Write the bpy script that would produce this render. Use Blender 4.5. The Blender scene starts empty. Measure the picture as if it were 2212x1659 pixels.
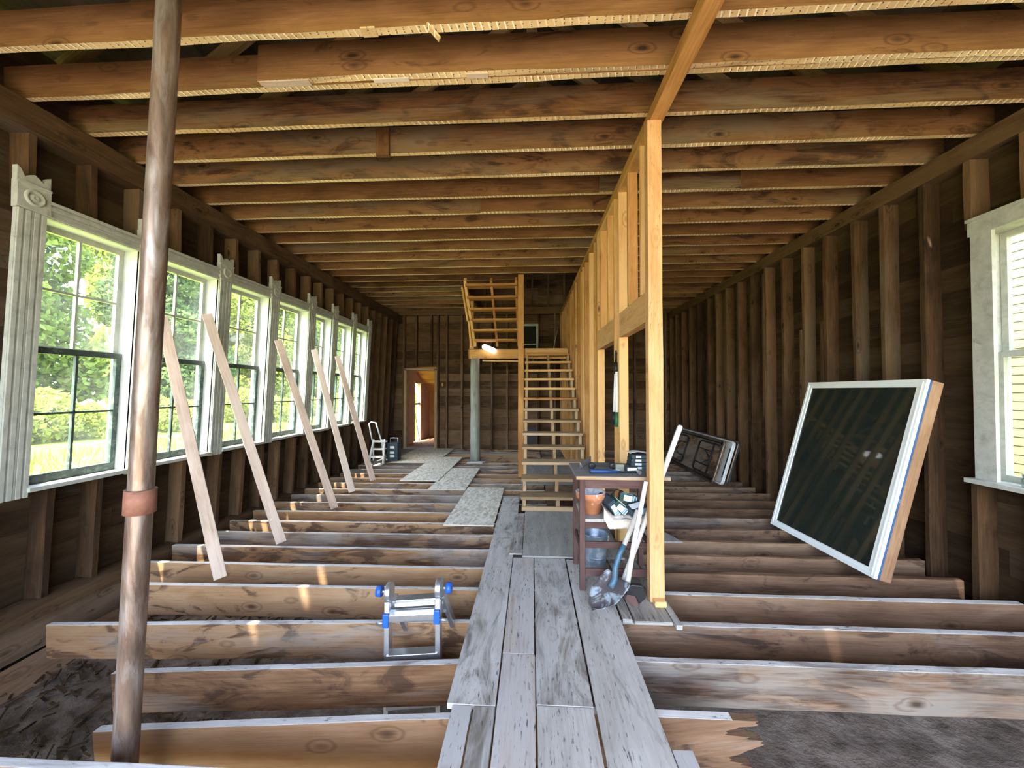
import bpy, bmesh, math, random
from mathutils import Vector, Matrix, noise
import numpy as np
random.seed(7)
S = bpy.context.scene
COL = S.collection
R = math.radians

# ------------------------------------------------------------------ camera, sky, sun, exposure
cam_d = bpy.data.cameras.new('camera')
cam_d.sensor_fit = 'HORIZONTAL'; cam_d.sensor_width = 36.0
cam_d.lens = 36.0 * 830.0 / 2212.0
cam_d.clip_start = 0.02; cam_d.clip_end = 400
cam = bpy.data.objects.new('camera', cam_d); COL.objects.link(cam)
cam.location = (0, 0, 1.6)
cam.rotation_euler = (R(90 + 1.07), 0, R(3.03))
S.camera = cam

SUN_DIR = Vector((0.25, 0.38, -1.0)).normalized()
world = bpy.data.worlds.new('sky'); S.world = world; world.use_nodes = True
wn = world.node_tree; wn.nodes.clear()
sky = wn.nodes.new('ShaderNodeTexSky'); sky.sky_type = 'NISHITA'; sky.sun_disc = False
sky.sun_elevation = math.asin(-SUN_DIR.z)
sky.sun_rotation = math.atan2(-SUN_DIR.x, -SUN_DIR.y)
sky.air_density = 1.0; sky.dust_density = 3.0; sky.ozone_density = 1.0
bg = wn.nodes.new('ShaderNodeBackground'); bg.inputs['Strength'].default_value = 0.34
wo = wn.nodes.new('ShaderNodeOutputWorld')
wn.links.new(sky.outputs[0], bg.inputs[0]); wn.links.new(bg.outputs[0], wo.inputs[0])
sun_d = bpy.data.lights.new('sun', 'SUN'); sun_d.energy = 4.2; sun_d.angle = R(0.6); sun_d.color = (1.0, 0.93, 0.80)
sun = bpy.data.objects.new('sun', sun_d); COL.objects.link(sun)
sun.rotation_euler = SUN_DIR.to_track_quat('-Z', 'Y').to_euler(); sun.location = (-3, -5, 12)
vs = S.view_settings
S.display_settings.display_device = 'sRGB'
vs.view_transform = 'Standard'; vs.look = 'None'; vs.gamma = 1.0; vs.use_curve_mapping = False
vs.exposure = 3.15
S.cycles.max_bounces = 8; S.cycles.diffuse_bounces = 6; S.cycles.glossy_bounces = 3
S.cycles.transmission_bounces = 4; S.cycles.transparent_max_bounces = 10
S.cycles.caustics_reflective = False; S.cycles.caustics_refractive = False
S.cycles.sample_clamp_indirect = 6.0
S.cycles.use_denoising = True
S.cycles.use_adaptive_sampling = True; S.cycles.adaptive_threshold = 0.03

# ------------------------------------------------------------------ materials
def _mat(name):
    m = bpy.data.materials.new(name); m.use_nodes = True
    nt = m.node_tree; nt.nodes.clear()
    out = nt.nodes.new('ShaderNodeOutputMaterial'); b = nt.nodes.new('ShaderNodeBsdfPrincipled')
    nt.links.new(b.outputs[0], out.inputs[0])
    return m, nt, b
class N:
    """small helper around one node tree"""
    def __init__(s, nt): s.nt = nt
    def n(s, t, **k):
        x = s.nt.nodes.new(t)
        for a, v in k.items(): setattr(x, a, v)
        return x
    def put(s, v, sock):
        if hasattr(v, 'is_linked') or hasattr(v, 'links'): s.nt.links.new(v, sock)
        else: sock.default_value = v
    def math(s, op, a, b=0.0, clamp=False):
        x = s.n('ShaderNodeMath', operation=op); x.use_clamp = clamp
        s.put(a, x.inputs[0]); s.put(b, x.inputs[1]); return x.outputs[0]
    def mapr(s, v, a, b, c=0.0, d=1.0):
        x = s.n('ShaderNodeMapRange'); x.clamp = True
        s.put(v, x.inputs[0])
        for i, q in enumerate((a, b, c, d)): x.inputs[i + 1].default_value = q
        return x.outputs[0]
    def mix(s, f, a, b, mode='MIX'):
        x = s.n('ShaderNodeMix', data_type='RGBA', blend_type=mode)
        s.put(f, x.inputs[0])
        for v, i in ((a, 6), (b, 7)):
            if isinstance(v, tuple): x.inputs[i].default_value = (*v, 1)
            else: s.nt.links.new(v, x.inputs[i])
        return x.outputs[2]
    def ramp(s, f, stops):
        x = s.n('ShaderNodeValToRGB'); e = x.color_ramp.elements
        while len(e) < len(stops): e.new(0.5)
        for q, (p, c) in zip(e, stops): q.position = p; q.color = (*c, 1)
        s.put(f, x.inputs[0]); return x.outputs[0]
    def uv(s, layer='UVMap'): return s.n('ShaderNodeUVMap', uv_map=layer).outputs[0]
    def scale(s, v, sc):
        x = s.n('ShaderNodeMapping'); s.put(v, x.inputs[0]); x.inputs['Scale'].default_value = sc; return x.outputs[0]
    def noise(s, v, scale=1.0, detail=3.0, rough=0.55, dist=0.0):
        x = s.n('ShaderNodeTexNoise'); s.put(v, x.inputs['Vector'])
        x.inputs['Scale'].default_value = scale; x.inputs['Detail'].default_value = detail
        x.inputs['Roughness'].default_value = rough; x.inputs['Distortion'].default_value = dist
        return x.outputs[0]
    def bump(s, h, b, strength=0.3, dist=0.01):
        x = s.n('ShaderNodeBump'); x.inputs['Strength'].default_value = strength; x.inputs['Distance'].default_value = dist
        s.put(h, x.inputs['Height']); s.nt.links.new(x.outputs[0], b.inputs['Normal'])
    def sep(s, v):
        x = s.n('ShaderNodeSeparateXYZ'); s.put(v, x.inputs[0]); return x.outputs

def wood(name, dark, mid, light, grey=None, grey_at=(0.55, 0.7), stain=None, stain_at=(0.6, 0.75), knots=0.9, vary=0.4,
         specks=None, rough=0.85, bump=0.35, lath=None, fine=1.0, value=0.5):
    m, nt, b = _mat(name); h = N(nt)
    uv = h.uv(); rx, ry, _ = h.sep(h.uv('rnd'))
    g = h.noise(h.scale(uv, (2.6, 58 * fine, 1)), 1.0, 5, 0.65, 0.5)
    st = h.noise(h.scale(uv, (1.7, 6, 1)), 1.0, 4, 0.6, 0.9)
    f = h.math('ADD', h.math('MULTIPLY', g, 0.45), h.math('MULTIPLY', st, 0.65))
    f = h.math('ADD', f, h.math('MULTIPLY', h.math('SUBTRACT', rx, 0.5), vary))
    c = h.ramp(f, [(0.28, dark), (0.28 + 0.27 * 1.0, mid), (0.85, light)])
    if stain:
        sf = h.noise(h.scale(uv, (1.5, 4.5, 1)), 1.0, 5, 0.62, 2.0)
        c = h.mix(h.mapr(h.math('ADD', sf, h.math('MULTIPLY', h.math('SUBTRACT', ry, 0.5), 0.25)), *stain_at, 0, 0.85), c, stain)
    if grey:
        gf = h.noise(h.scale(uv, (0.55, 2.6, 1)), 1.0, 4, 0.6, 0.8)
        gf = h.math('ADD', h.math('ADD', gf, h.math('MULTIPLY', h.math('SUBTRACT', ry, 0.5), 0.35)), h.math('MULTIPLY', h.math('SUBTRACT', g, 0.5), 0.35))
        c = h.mix(h.mapr(gf, *grey_at, 0, 0.9), c, grey)
    if knots:
        v = h.n('ShaderNodeTexVoronoi'); h.put(h.scale(uv, (3.1, 7.0, 1)), v.inputs['Vector']); v.inputs['Scale'].default_value = 1.0
        keep = h.math('GREATER_THAN', h.sep(v.outputs['Color'])[0], 0.62)
        kd = h.math('ADD', v.outputs['Distance'], h.math('MULTIPLY', h.math('SUBTRACT', g, 0.5), 0.12))
        k = h.math('MULTIPLY', h.mapr(kd, 0.06, 0.20, knots, 0), keep)
        c = h.mix(k, c, tuple(q * 0.45 for q in dark))
        ring = h.math('MULTIPLY', h.mapr(h.math('ABSOLUTE', h.math('SUBTRACT', kd, 0.27)), 0.01, 0.05, knots * 0.5, 0), keep)
        c = h.mix(ring, c, dark)
    if specks:
        sp = h.noise(h.scale(uv, (13, 75, 1)), 1.0, 3, 0.6)
        sp2 = h.noise(h.scale(uv, (2.5, 4, 1)), 1.0, 2, 0.5)
        c = h.mix(h.math('MULTIPLY', h.mapr(sp, 0.59, 0.67, 0, 1), h.mapr(sp2, 0.40, 0.56, 0.1, 0.9)), c, specks)
    if lath:
        u, vv, _z = h.sep(uv)
        wob = h.math('MULTIPLY', h.noise(h.scale(uv, (9, 9, 1)), 1.0, 2), 0.16)
        fr = h.math('FRACT', h.math('ADD', h.math('ADD', h.math('MULTIPLY', u, 21.0), h.math('MULTIPLY', vv, 6.0)), wob))
        on = h.noise(h.scale(uv, (1.6, 0.3, 1)), 1.0, 2, 0.6)
        ln = h.math('MULTIPLY', h.mapr(fr, 0.80, 0.86, 0, 1), h.mapr(on, 0.45, 0.53, 0.06, 1))
        c = h.mix(ln, c, lath)
        fd = h.math('FRACT', h.math('ADD', h.math('MULTIPLY', u, 21.0), 0.35))
        dots = h.math('MULTIPLY', h.mapr(h.math('ABSOLUTE', h.math('SUBTRACT', fd, 0.5)), 0.05, 0.14, 1, 0),
                      h.mapr(h.noise(h.scale(uv, (50, 120, 1)), 1.0, 1), 0.52, 0.58, 0, 1))
        c = h.mix(dots, c, (0.05, 0.03, 0.02))
    nt.links.new(c, b.inputs['Base Color']); b.inputs['Roughness'].default_value = rough
    b.inputs['Specular IOR Level'].default_value = 0.25
    if bump: h.bump(g, b, bump, 0.006)
    return m

def plain(name, col, rough=0.5, metal=0.0, var=0.25, scale=12.0, col2=None, at=(0.5, 0.62), bump=0.0, spec=0.4, stretch=1.0):
    m, nt, b = _mat(name); h = N(nt)
    co = h.scale(h.n('ShaderNodeTexCoord').outputs['Object'], (1, 1, stretch))
    nz = h.noise(co, scale, 4, 0.6)
    c = h.mix(h.mapr(nz, 0.3, 0.7, 0, 1), tuple(max(q * (1 - var), 0) for q in col), tuple(min(q * (1 + var), 1) for q in col))
    if col2:
        n2 = h.noise(co, scale * 0.8, 5, 0.65, 0.6)
        c = h.mix(h.mapr(n2, *at, 0, 1), c, col2)
    nt.links.new(c, b.inputs['Base Color']); b.inputs['Roughness'].default_value = rough; b.inputs['Metallic'].default_value = metal
    b.inputs['Specular IOR Level'].default_value = spec
    if bump: h.bump(nz, b, bump, 0.01)
    return m

M = {}
M['ceil_wood'] = wood('aged_ceiling_wood', (0.055, 0.022, 0.007), (0.150, 0.068, 0.021), (0.26, 0.132, 0.048), grey=(0.16, 0.115, 0.06), grey_at=(0.56, 0.78), vary=0.4, stain=(0.04, 0.017, 0.007), stain_at=(0.58, 0.70))
M['lath'] = wood('lath_marked_wood', (0.42, 0.26, 0.11), (0.58, 0.40, 0.20), (0.72, 0.55, 0.32), knots=0, lath=(0.92, 0.84, 0.66), vary=0.25, fine=0.5)
M['joist'] = wood('floor_joist_wood', (0.11, 0.052, 0.022), (0.275, 0.148, 0.068), (0.385, 0.235, 0.125), grey=(0.27, 0.23, 0.19), grey_at=(0.56, 0.76),
                  stain=(0.07, 0.035, 0.018), stain_at=(0.55, 0.64), vary=0.35)
M['joist_dark'] = wood('stained_joist_wood', (0.08, 0.042, 0.022), (0.18, 0.105, 0.060), (0.28, 0.185, 0.115), grey=(0.21, 0.18, 0.15), grey_at=(0.52, 0.70),
                  stain=(0.042, 0.024, 0.016), stain_at=(0.53, 0.62), vary=0.4)
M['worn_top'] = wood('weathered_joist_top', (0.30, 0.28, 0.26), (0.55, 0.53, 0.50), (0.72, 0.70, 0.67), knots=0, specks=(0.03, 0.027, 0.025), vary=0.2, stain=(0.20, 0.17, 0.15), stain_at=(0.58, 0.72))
M['plank'] = wood('grey_plank_wood', (0.17, 0.152, 0.128), (0.385, 0.358, 0.318), (0.56, 0.535, 0.495), grey=(0.45, 0.435, 0.41), stain=(0.15, 0.13, 0.105), stain_at=(0.54, 0.70),
                  knots=0.5, specks=(0.06, 0.055, 0.05), vary=0.3, bump=0.5)
M['plank_tan'] = wood('tan_plank_wood', (0.26, 0.215, 0.175), (0.44, 0.39, 0.34), (0.56, 0.515, 0.47), grey=(0.47, 0.45, 0.43), knots=0.5, specks=(0.05, 0.04, 0.035), vary=0.2, bump=0.6)
M['pine'] = wood('fresh_pine', (0.34, 0.15, 0.042), (0.56, 0.295, 0.095), (0.71, 0.435, 0.185), knots=0.9, vary=0.6, bump=0.15, rough=0.7)
M['pine_pale'] = wood('pale_pine_post', (0.40, 0.19, 0.06), (0.585, 0.335, 0.150), (0.70, 0.455, 0.245), knots=0.9, vary=0.0, bump=0.15, specks=(0.25, 0.12, 0.04))
M['pine_grey'] = wood('weathered_pine', (0.20, 0.125, 0.065), (0.38, 0.26, 0.145), (0.52, 0.385, 0.24), knots=0.7, vary=0.35, bump=0.2, grey=(0.40, 0.34, 0.27), grey_at=(0.55, 0.75))
M['prop'] = wood('prop_board_wood', (0.36, 0.25, 0.19), (0.58, 0.45, 0.36), (0.72, 0.62, 0.52), knots=0.8, vary=0.6, bump=0.2)
M['jamb_wood'] = wood('knotty_jamb_wood', (0.16, 0.075, 0.034), (0.31, 0.18, 0.10), (0.44, 0.30, 0.19), vary=0.1)
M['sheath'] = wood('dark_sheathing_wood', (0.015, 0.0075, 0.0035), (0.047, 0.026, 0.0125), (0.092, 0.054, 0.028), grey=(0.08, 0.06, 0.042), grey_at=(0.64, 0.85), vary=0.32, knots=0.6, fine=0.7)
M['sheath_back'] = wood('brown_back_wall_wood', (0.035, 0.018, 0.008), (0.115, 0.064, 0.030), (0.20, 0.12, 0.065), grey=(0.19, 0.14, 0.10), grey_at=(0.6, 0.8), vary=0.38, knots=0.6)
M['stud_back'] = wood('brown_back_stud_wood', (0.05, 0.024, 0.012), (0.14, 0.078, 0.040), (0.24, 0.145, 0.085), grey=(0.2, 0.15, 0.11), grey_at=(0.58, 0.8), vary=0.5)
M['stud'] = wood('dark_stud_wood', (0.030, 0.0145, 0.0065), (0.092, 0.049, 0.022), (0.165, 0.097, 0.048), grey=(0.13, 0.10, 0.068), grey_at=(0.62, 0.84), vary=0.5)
M['roofwood'] = wood('roof_board_wood', (0.010, 0.007, 0.005), (0.03, 0.02, 0.014), (0.06, 0.04, 0.028), vary=0.5, knots=0)
M['brownpaint'] = wood('brown_stained_wood', (0.035, 0.018, 0.016), (0.085, 0.045, 0.040), (0.15, 0.09, 0.08), vary=0.25, knots=0.2)
M['handle'] = wood('bleached_handle_wood', (0.36, 0.33, 0.29), (0.56, 0.53, 0.49), (0.70, 0.68, 0.64), vary=0.2, knots=0)
M['annex'] = wood('orange_board_wood', (0.30, 0.12, 0.035), (0.50, 0.24, 0.08), (0.62, 0.34, 0.14), vary=0.3)
M['paint'] = plain('peeling_white_paint', (0.44, 0.45, 0.405), 0.65, col2=(0.28, 0.285, 0.25), scale=11, at=(0.52, 0.75), var=0.14)
M['paint_white'] = plain('bright_white_paint', (0.62, 0.64, 0.62), 0.5, col2=(0.42, 0.42, 0.36), scale=7, at=(0.6, 0.75), var=0.1)
M['greenpaint'] = plain('dark_green_paint', (0.035, 0.055, 0.050), 0.5, col2=(0.10, 0.13, 0.12), scale=16)
M['rust'] = plain('rusty_steel', (0.20, 0.135, 0.10), 0.36, 0.45, 0.45, 22.0, col2=(0.33, 0.28, 0.25), at=(0.44, 0.64), bump=0.15, stretch=0.18)
M['rust_collar'] = plain('rust_red_collar', (0.26, 0.115, 0.075), 0.7, 0.1, 0.2, 30.0, bump=0.2)
M['alu'] = plain('brushed_aluminium', (0.70, 0.72, 0.75), 0.30, 0.9, 0.08, 20)
M['blue'] = plain('blue_plastic', (0.015, 0.09, 0.42), 0.4, 0, 0.1)
M['navy_grip'] = plain('dark_blue_grip', (0.012, 0.045, 0.15), 0.5, 0, 0.2)
M['white'] = plain('white_plastic', (0.80, 0.82, 0.82), 0.45, 0, 0.04)
M['blacksteel'] = plain('black_steel', (0.018, 0.018, 0.02), 0.45, 0.3, 0.2)
M['navy'] = plain('navy_cloth', (0.02, 0.045, 0.13), 0.9, 0, 0.4, 25)
M['tan_steel'] = plain('tan_steel_frame', (0.20, 0.15, 0.11), 0.4, 0.5, 0.2)
M['terracotta'] = plain('terracotta', (0.48, 0.19, 0.09), 0.8, 0, 0.2, 12, col2=(0.70, 0.66, 0.66), at=(0.60, 0.66))
M['whitewash'] = plain('white_residue', (0.72, 0.70, 0.71), 0.9, 0, 0.1, 20, col2=(0.5, 0.48, 0.52))
M['zinc'] = plain('galvanised_bucket', (0.26, 0.32, 0.40), 0.42, 0.55, 0.2, 10, col2=(0.45, 0.5, 0.56))
M['canvas'] = plain('canvas_cloth', (0.58, 0.50, 0.42), 0.95, 0, 0.2, 18, bump=0.4)
M['shovel'] = plain('worn_shovel_steel', (0.14, 0.12, 0.125), 0.5, 0.5, 0.3, 8, col2=(0.50, 0.60, 0.66), at=(0.53, 0.60))
M['shovelblue'] = plain('worn_blue_paint', (0.045, 0.11, 0.17), 0.5, 0.2, 0.3, 14, col2=(0.10, 0.11, 0.12))
M['green_card'] = plain('dark_green_card', (0.012, 0.05, 0.035), 0.6, 0, 0.2)
M['dark_card'] = plain('slate_card', (0.03, 0.05, 0.065), 0.55, 0, 0.25)
M['label_white'] = plain('white_paper_label', (0.80, 0.84, 0.84), 0.7, 0, 0.05)
M['label_blue'] = plain('pale_blue_paper', (0.22, 0.50, 0.72), 0.7, 0, 0.05)
M['grip_green'] = plain('green_grip', (0.015, 0.10, 0.035), 0.6, 0, 0.2)
M['blue_foam'] = plain('blue_membrane', (0.03, 0.10, 0.26), 0.6, 0, 0.3, 20, col2=(0.3, 0.36, 0.48), at=(0.62, 0.7))
M['vinyl'] = plain('white_vinyl', (0.80, 0.84, 0.83), 0.35, 0, 0.03)
M['weathered_post'] = wood('grey_round_post', (0.12, 0.12, 0.095), (0.235, 0.235, 0.195), (0.36, 0.36, 0.315), vary=0.2, knots=0.4, fine=0.5)
M['plaster'] = plain('pink_plaster', (0.55, 0.33, 0.26), 0.9, 0, 0.12, 3)
M['tabletop'] = wood('grey_bench_top', (0.10, 0.095, 0.09), (0.20, 0.195, 0.19), (0.33, 0.32, 0.31), knots=0, vary=0.1, stain=(0.06, 0.055, 0.05))
M['plywood_grey'] = wood('grey_plywood', (0.20, 0.19, 0.17), (0.33, 0.32, 0.295), (0.43, 0.42, 0.395), knots=0, vary=0.15, specks=(0.1, 0.095, 0.09), fine=0.4)

def osb():
    m, nt, b = _mat('strand_board'); h = N(nt)
    uv = h.uv()
    v = h.n('ShaderNodeTexVoronoi'); h.put(h.scale(uv, (14, 34, 1)), v.inputs['Vector']); v.inputs['Scale'].default_value = 1.0
    cx, cy, cz = h.sep(v.outputs['Color'])
    nz = h.noise(h.scale(uv, (9, 20, 1)), 1.0, 4, 0.6, 1.0)
    f = h.math('ADD', h.math('MULTIPLY', cx, 0.5), h.math('MULTIPLY', nz, 0.5))
    c = h.ramp(f, [(0.12, (0.36, 0.31, 0.22)), (0.45, (0.62, 0.57, 0.45)), (0.8, (0.80, 0.77, 0.67))])
    nt.links.new(c, b.inputs['Base Color']); b.inputs['Roughness'].default_value = 0.8
    h.bump(f, b, 0.25, 0.004); return m
M['osb'] = osb()

def glass(name, tint=(1, 1, 1), refl=0.06, dust=0.011):
    m = bpy.data.materials.new(name); m.use_nodes = True; nt = m.node_tree; nt.nodes.clear(); h = N(nt)
    out = h.n('ShaderNodeOutputMaterial'); tr = h.n('ShaderNodeBsdfTransparent'); gl = h.n('ShaderNodeBsdfGlossy'); mx = h.n('ShaderNodeMixShader')
    tr.inputs[0].default_value = (*tint, 1); gl.inputs['Roughness'].default_value = 0.03
    mx.inputs[0].default_value = refl
    nt.links.new(tr.outputs[0], mx.inputs[1]); nt.links.new(gl.outputs[0], mx.inputs[2])
    ds = h.n('ShaderNodeBsdfTranslucent'); ds.inputs[0].default_value = (.9, .95, .92, 1); m2 = h.n('ShaderNodeMixShader')
    co = h.n('ShaderNodeTexCoord').outputs['Object']
    nt.links.new(h.mapr(h.noise(co, 3.0, 4, 0.6), 0.3, 0.75, dust * 0.4, dust * 1.8), m2.inputs[0])
    nt.links.new(mx.outputs[0], m2.inputs[1]); nt.links.new(ds.outputs[0], m2.inputs[2]); nt.links.new(m2.outputs[0], out.inputs[0]); return m
M['glass'] = glass('old_window_glass', (0.95, 0.97, 0.95))
M['clear'] = glass('jar_glass', (0.80, 0.86, 0.84), 0.15, 0.02)
m, nt, b = _mat('dark_reflective_glass'); b.inputs['Base Color'].default_value = (0.016, 0.022, 0.018, 1); b.inputs['Roughness'].default_value = 0.04
b.inputs['Specular IOR Level'].default_value = 0.5; M['darkglass'] = m

def ground_mat(name, a, b_, c_, sc, bump=0.6):
    m, nt, b = _mat(name); h = N(nt); co = h.n('ShaderNodeTexCoord').outputs['Object']
    n1 = h.noise(co, sc, 6, 0.68); n2 = h.noise(co, sc * 0.18, 3, 0.5)
    f = h.math('ADD', h.math('MULTIPLY', n1, 0.65), h.math('MULTIPLY', n2, 0.35))
    nt.links.new(h.ramp(f, [(0.35, a), (0.5, b_), (0.66, c_)]), b.inputs['Base Color']); b.inputs['Roughness'].default_value = 0.95
    b.inputs['Specular IOR Level'].default_value = 0.1
    h.bump(n1, b, bump, 0.05); return m
M['dirt'] = ground_mat('crawlspace_dirt', (0.06, 0.046, 0.035), (0.16, 0.125, 0.10), (0.27, 0.225, 0.185), 6)
M['lawn'] = ground_mat('summer_grass', (0.13, 0.18, 0.02), (0.21, 0.26, 0.035), (0.30, 0.33, 0.06), 3, 0.4)
M['yard'] = ground_mat('bounce_gravel', (0.30, 0.26, 0.20), (0.44, 0.39, 0.31), (0.56, 0.50, 0.42), 14, 0.3)
def leafmat(name, col):
    m = bpy.data.materials.new(name); m.use_nodes = True; nt = m.node_tree; nt.nodes.clear(); h = N(nt)
    out = h.n('ShaderNodeOutputMaterial'); d = h.n('ShaderNodeBsdfDiffuse'); t = h.n('ShaderNodeBsdfTranslucent'); mx = h.n('ShaderNodeMixShader')
    rx, ry, _ = h.sep(h.uv('rnd'))
    c = h.mix(rx, tuple(q * 0.55 for q in col), tuple(min(1, q * 1.35) for q in col))
    nt.links.new(c, d.inputs[0]); nt.links.new(c, t.inputs[0]); mx.inputs[0].default_value = 0.45
    nt.links.new(d.outputs[0], mx.inputs[1]); nt.links.new(t.outputs[0], mx.inputs[2]); nt.links.new(mx.outputs[0], out.inputs[0]); return m
M['leaf_a'] = leafmat('maple_leaves', (0.21, 0.28, 0.06)); M['leaf_b'] = leafmat('yellow_green_leaves', (0.29, 0.335, 0.07)); M['leaf_c'] = leafmat('dark_green_leaves', (0.14, 0.21, 0.075))
M['blade'] = leafmat('grass_blades', (0.25, 0.30, 0.045))
M['bark'] = plain('bark', (0.10, 0.075, 0.055), 0.9, 0, 0.4, 8, bump=0.5)
M['siding'] = plain('pale_yellow_siding', (0.27, 0.255, 0.14), 0.7, 0, 0.08, 3)
m, nt, b = _mat('glowing_lamp_tube'); b.inputs['Base Color'].default_value = (0.9, 0.9, 0.9, 1); b.inputs['Emission Color'].default_value = (1, 1, 1, 1)
b.inputs['Emission Strength'].default_value = 0.5; M['lamp'] = m

# ------------------------------------------------------------------ mesh builder
def rnd(a, b): return random.uniform(a, b)
WL = {}
class MB:
    def __init__(s): s.v, s.f, s.uv, s.rn, s.mi, s.sm = [], [], [], [], [], []
    def face(s, idx, uvs, rn, mi=0, smooth=False):
        s.f.append(idx); s.uv.append(uvs); s.rn.append(rn); s.mi.append(mi); s.sm.append(smooth)
    def beam(s, p0, p1, w, h, up=(0, 0, 1), seg=1, jit=0.0, mi=0, top=None, bot=None, end0=None, rag=0.0):
        """box from p0 to p1 (centre line); w across, h along up; top/bot give those faces another material slot"""
        p0, p1 = Vector(p0), Vector(p1); d = p1 - p0; L = d.length; d.normalize()
        u = Vector(up); u = (u - d * u.dot(d))
        if u.length < 1e-5: u = Vector((0, 1, 0)) - d * d.y
        u.normalize(); r = d.cross(u)
        o, q = rnd(0, 40), rnd(0, 40); rn = (random.random(), random.random()); b0 = len(s.v)
        sd = Vector((rnd(0, 90), rnd(0, 90), rnd(0, 90)))
        for i in range(seg + 1):
            t = i / seg; c = p0 + d * (L * t)
            for k, (a, e) in enumerate(((-1, -1), (1, -1), (1, 1), (-1, 1))):
                P = c + r * (a * w / 2) + u * (e * h / 2)
                if jit: P += (r * noise.noise(sd + Vector((t * L * 2.3, k * 7.1, 0))) + u * noise.noise(sd + Vector((t * L * 2.3, k * 7.1, 9)))) * jit
                if rag and i == seg: P += d * rnd(-rag, rag)
                s.v.append(P)
        per = [0, w, w + h, 2 * w + h, 2 * w + 2 * h]
        fm = (bot if bot is not None else mi, mi, top if top is not None else mi, mi)
        for i in range(seg):
            u0, u1 = o + L * i / seg, o + L * (i + 1) / seg
            for k in range(4):
                a, c = b0 + 4 * i + k, b0 + 4 * i + (k + 1) % 4
                s.face((a, c, c + 4, a + 4), ((u0, q + per[k]), (u0, q + per[k + 1]), (u1, q + per[k + 1]), (u1, q + per[k])), rn, fm[k])
        e = b0 + 4 * seg
        s.face((b0 + 3, b0 + 2, b0 + 1, b0), ((o, q + h), (o + .03, q + h), (o + .03, q), (o, q)), rn, mi if end0 is None else end0)
        s.face((e, e + 1, e + 2, e + 3), ((o, q), (o + .03, q), (o + .03, q + h), (o, q + h)), rn, mi)
        return s
    def box(s, x0, x1, y0, y1, z0, z1, axis=None, **k):
        if axis is None: axis = max(((x1 - x0), 'x'), ((y1 - y0), 'y'), ((z1 - z0), 'z'))[1]
        cx, cy, cz = (x0 + x1) / 2, (y0 + y1) / 2, (z0 + z1) / 2
        if axis == 'x': return s.beam((x0, cy, cz), (x1, cy, cz), y1 - y0, z1 - z0, **k)
        if axis == 'y': return s.beam((cx, y0, cz), (cx, y1, cz), x1 - x0, z1 - z0, **k)
        return s.beam((cx, cy, z0), (cx, cy, z1), x1 - x0, y1 - y0, up=(0, 1, 0), **k)
    def cyl(s, p0, p1, r0, r1=None, n=20, mi=0, caps=True, seg=1, jit=0.0):
        p0, p1 = Vector(p0), Vector(p1); r1 = r0 if r1 is None else r1; d = p1 - p0; L = d.length; d.normalize()
        a = Vector((0, 0, 1)) if abs(d.z) < .9 else Vector((1, 0, 0)); x = d.cross(a).normalized(); y = d.cross(x)
        b0 = len(s.v); o = rnd(0, 20); rn = (random.random(), random.random()); sd = rnd(0, 50)
        for i in range(seg + 1):
            t = i / seg; r = r0 + (r1 - r0) * t
            for k in range(n):
                an = 2 * math.pi * k / n; rr = r + (jit * noise.noise(Vector((math.cos(an) * 1.5, math.sin(an) * 1.5, t * L * 3 + sd))) if jit else 0)
                s.v.append(p0 + d * (L * t) + (x * math.cos(an) + y * math.sin(an)) * rr)
        for i in range(seg):
            for k in range(n):
                a1, a2 = b0 + i * n + k, b0 + i * n + (k + 1) % n
                u0, u1 = o + L * i / seg, o + L * (i + 1) / seg; v0, v1 = 2 * math.pi * r0 * k / n, 2 * math.pi * r0 * (k + 1) / n
                s.face((a1, a2, a2 + n, a1 + n), ((u0, v0), (u0, v1), (u1, v1), (u1, v0)), rn, mi, True)
        if caps:
            e = b0 + seg * n
            s.face(tuple(b0 + k for k in range(n))[::-1], tuple((o, k * .01) for k in range(n)), rn, mi)
            s.face(tuple(e + k for k in range(n)), tuple((o, k * .01) for k in range(n)), rn, mi)
        return s
    def tube(s, pts, r, n=10, mi=0):
        pts = [Vector(p) for p in pts]; b0 = len(s.v); rn = (random.random(), random.random()); o = rnd(0, 9); m = len(pts); acc = 0
        prevx = None
        for i, p in enumerate(pts):
            d = (pts[min(i + 1, m - 1)] - pts[max(i - 1, 0)]).normalized()
            if prevx is None:
                a = Vector((0, 0, 1)) if abs(d.z) < .9 else Vector((1, 0, 0)); x = d.cross(a).normalized()
            else: x = (prevx - d * prevx.dot(d)).normalized()
            prevx = x; y = d.cross(x)
            rr = r[i] if isinstance(r, (list, tuple)) else r
            for k in range(n):
                an = 2 * math.pi * k / n; s.v.append(p + (x * math.cos(an) + y * math.sin(an)) * rr)
        for i in range(m - 1):
            l2 = (pts[i + 1] - pts[i]).length
            for k in range(n):
                a1, a2 = b0 + i * n + k, b0 + i * n + (k + 1) % n
                s.face((a1, a2, a2 + n, a1 + n), ((o + acc, k * .01), (o + acc, k * .01 + .01), (o + acc + l2, k * .01 + .01), (o + acc + l2, k * .01)), rn, mi, True)
            acc += l2
        for st, rev in ((b0, True), (b0 + (m - 1) * n, False)):
            t = tuple(st + k for k in range(n)); s.face(t[::-1] if rev else t, tuple((o, k * .01) for k in range(n)), rn, mi)
        return s
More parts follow.
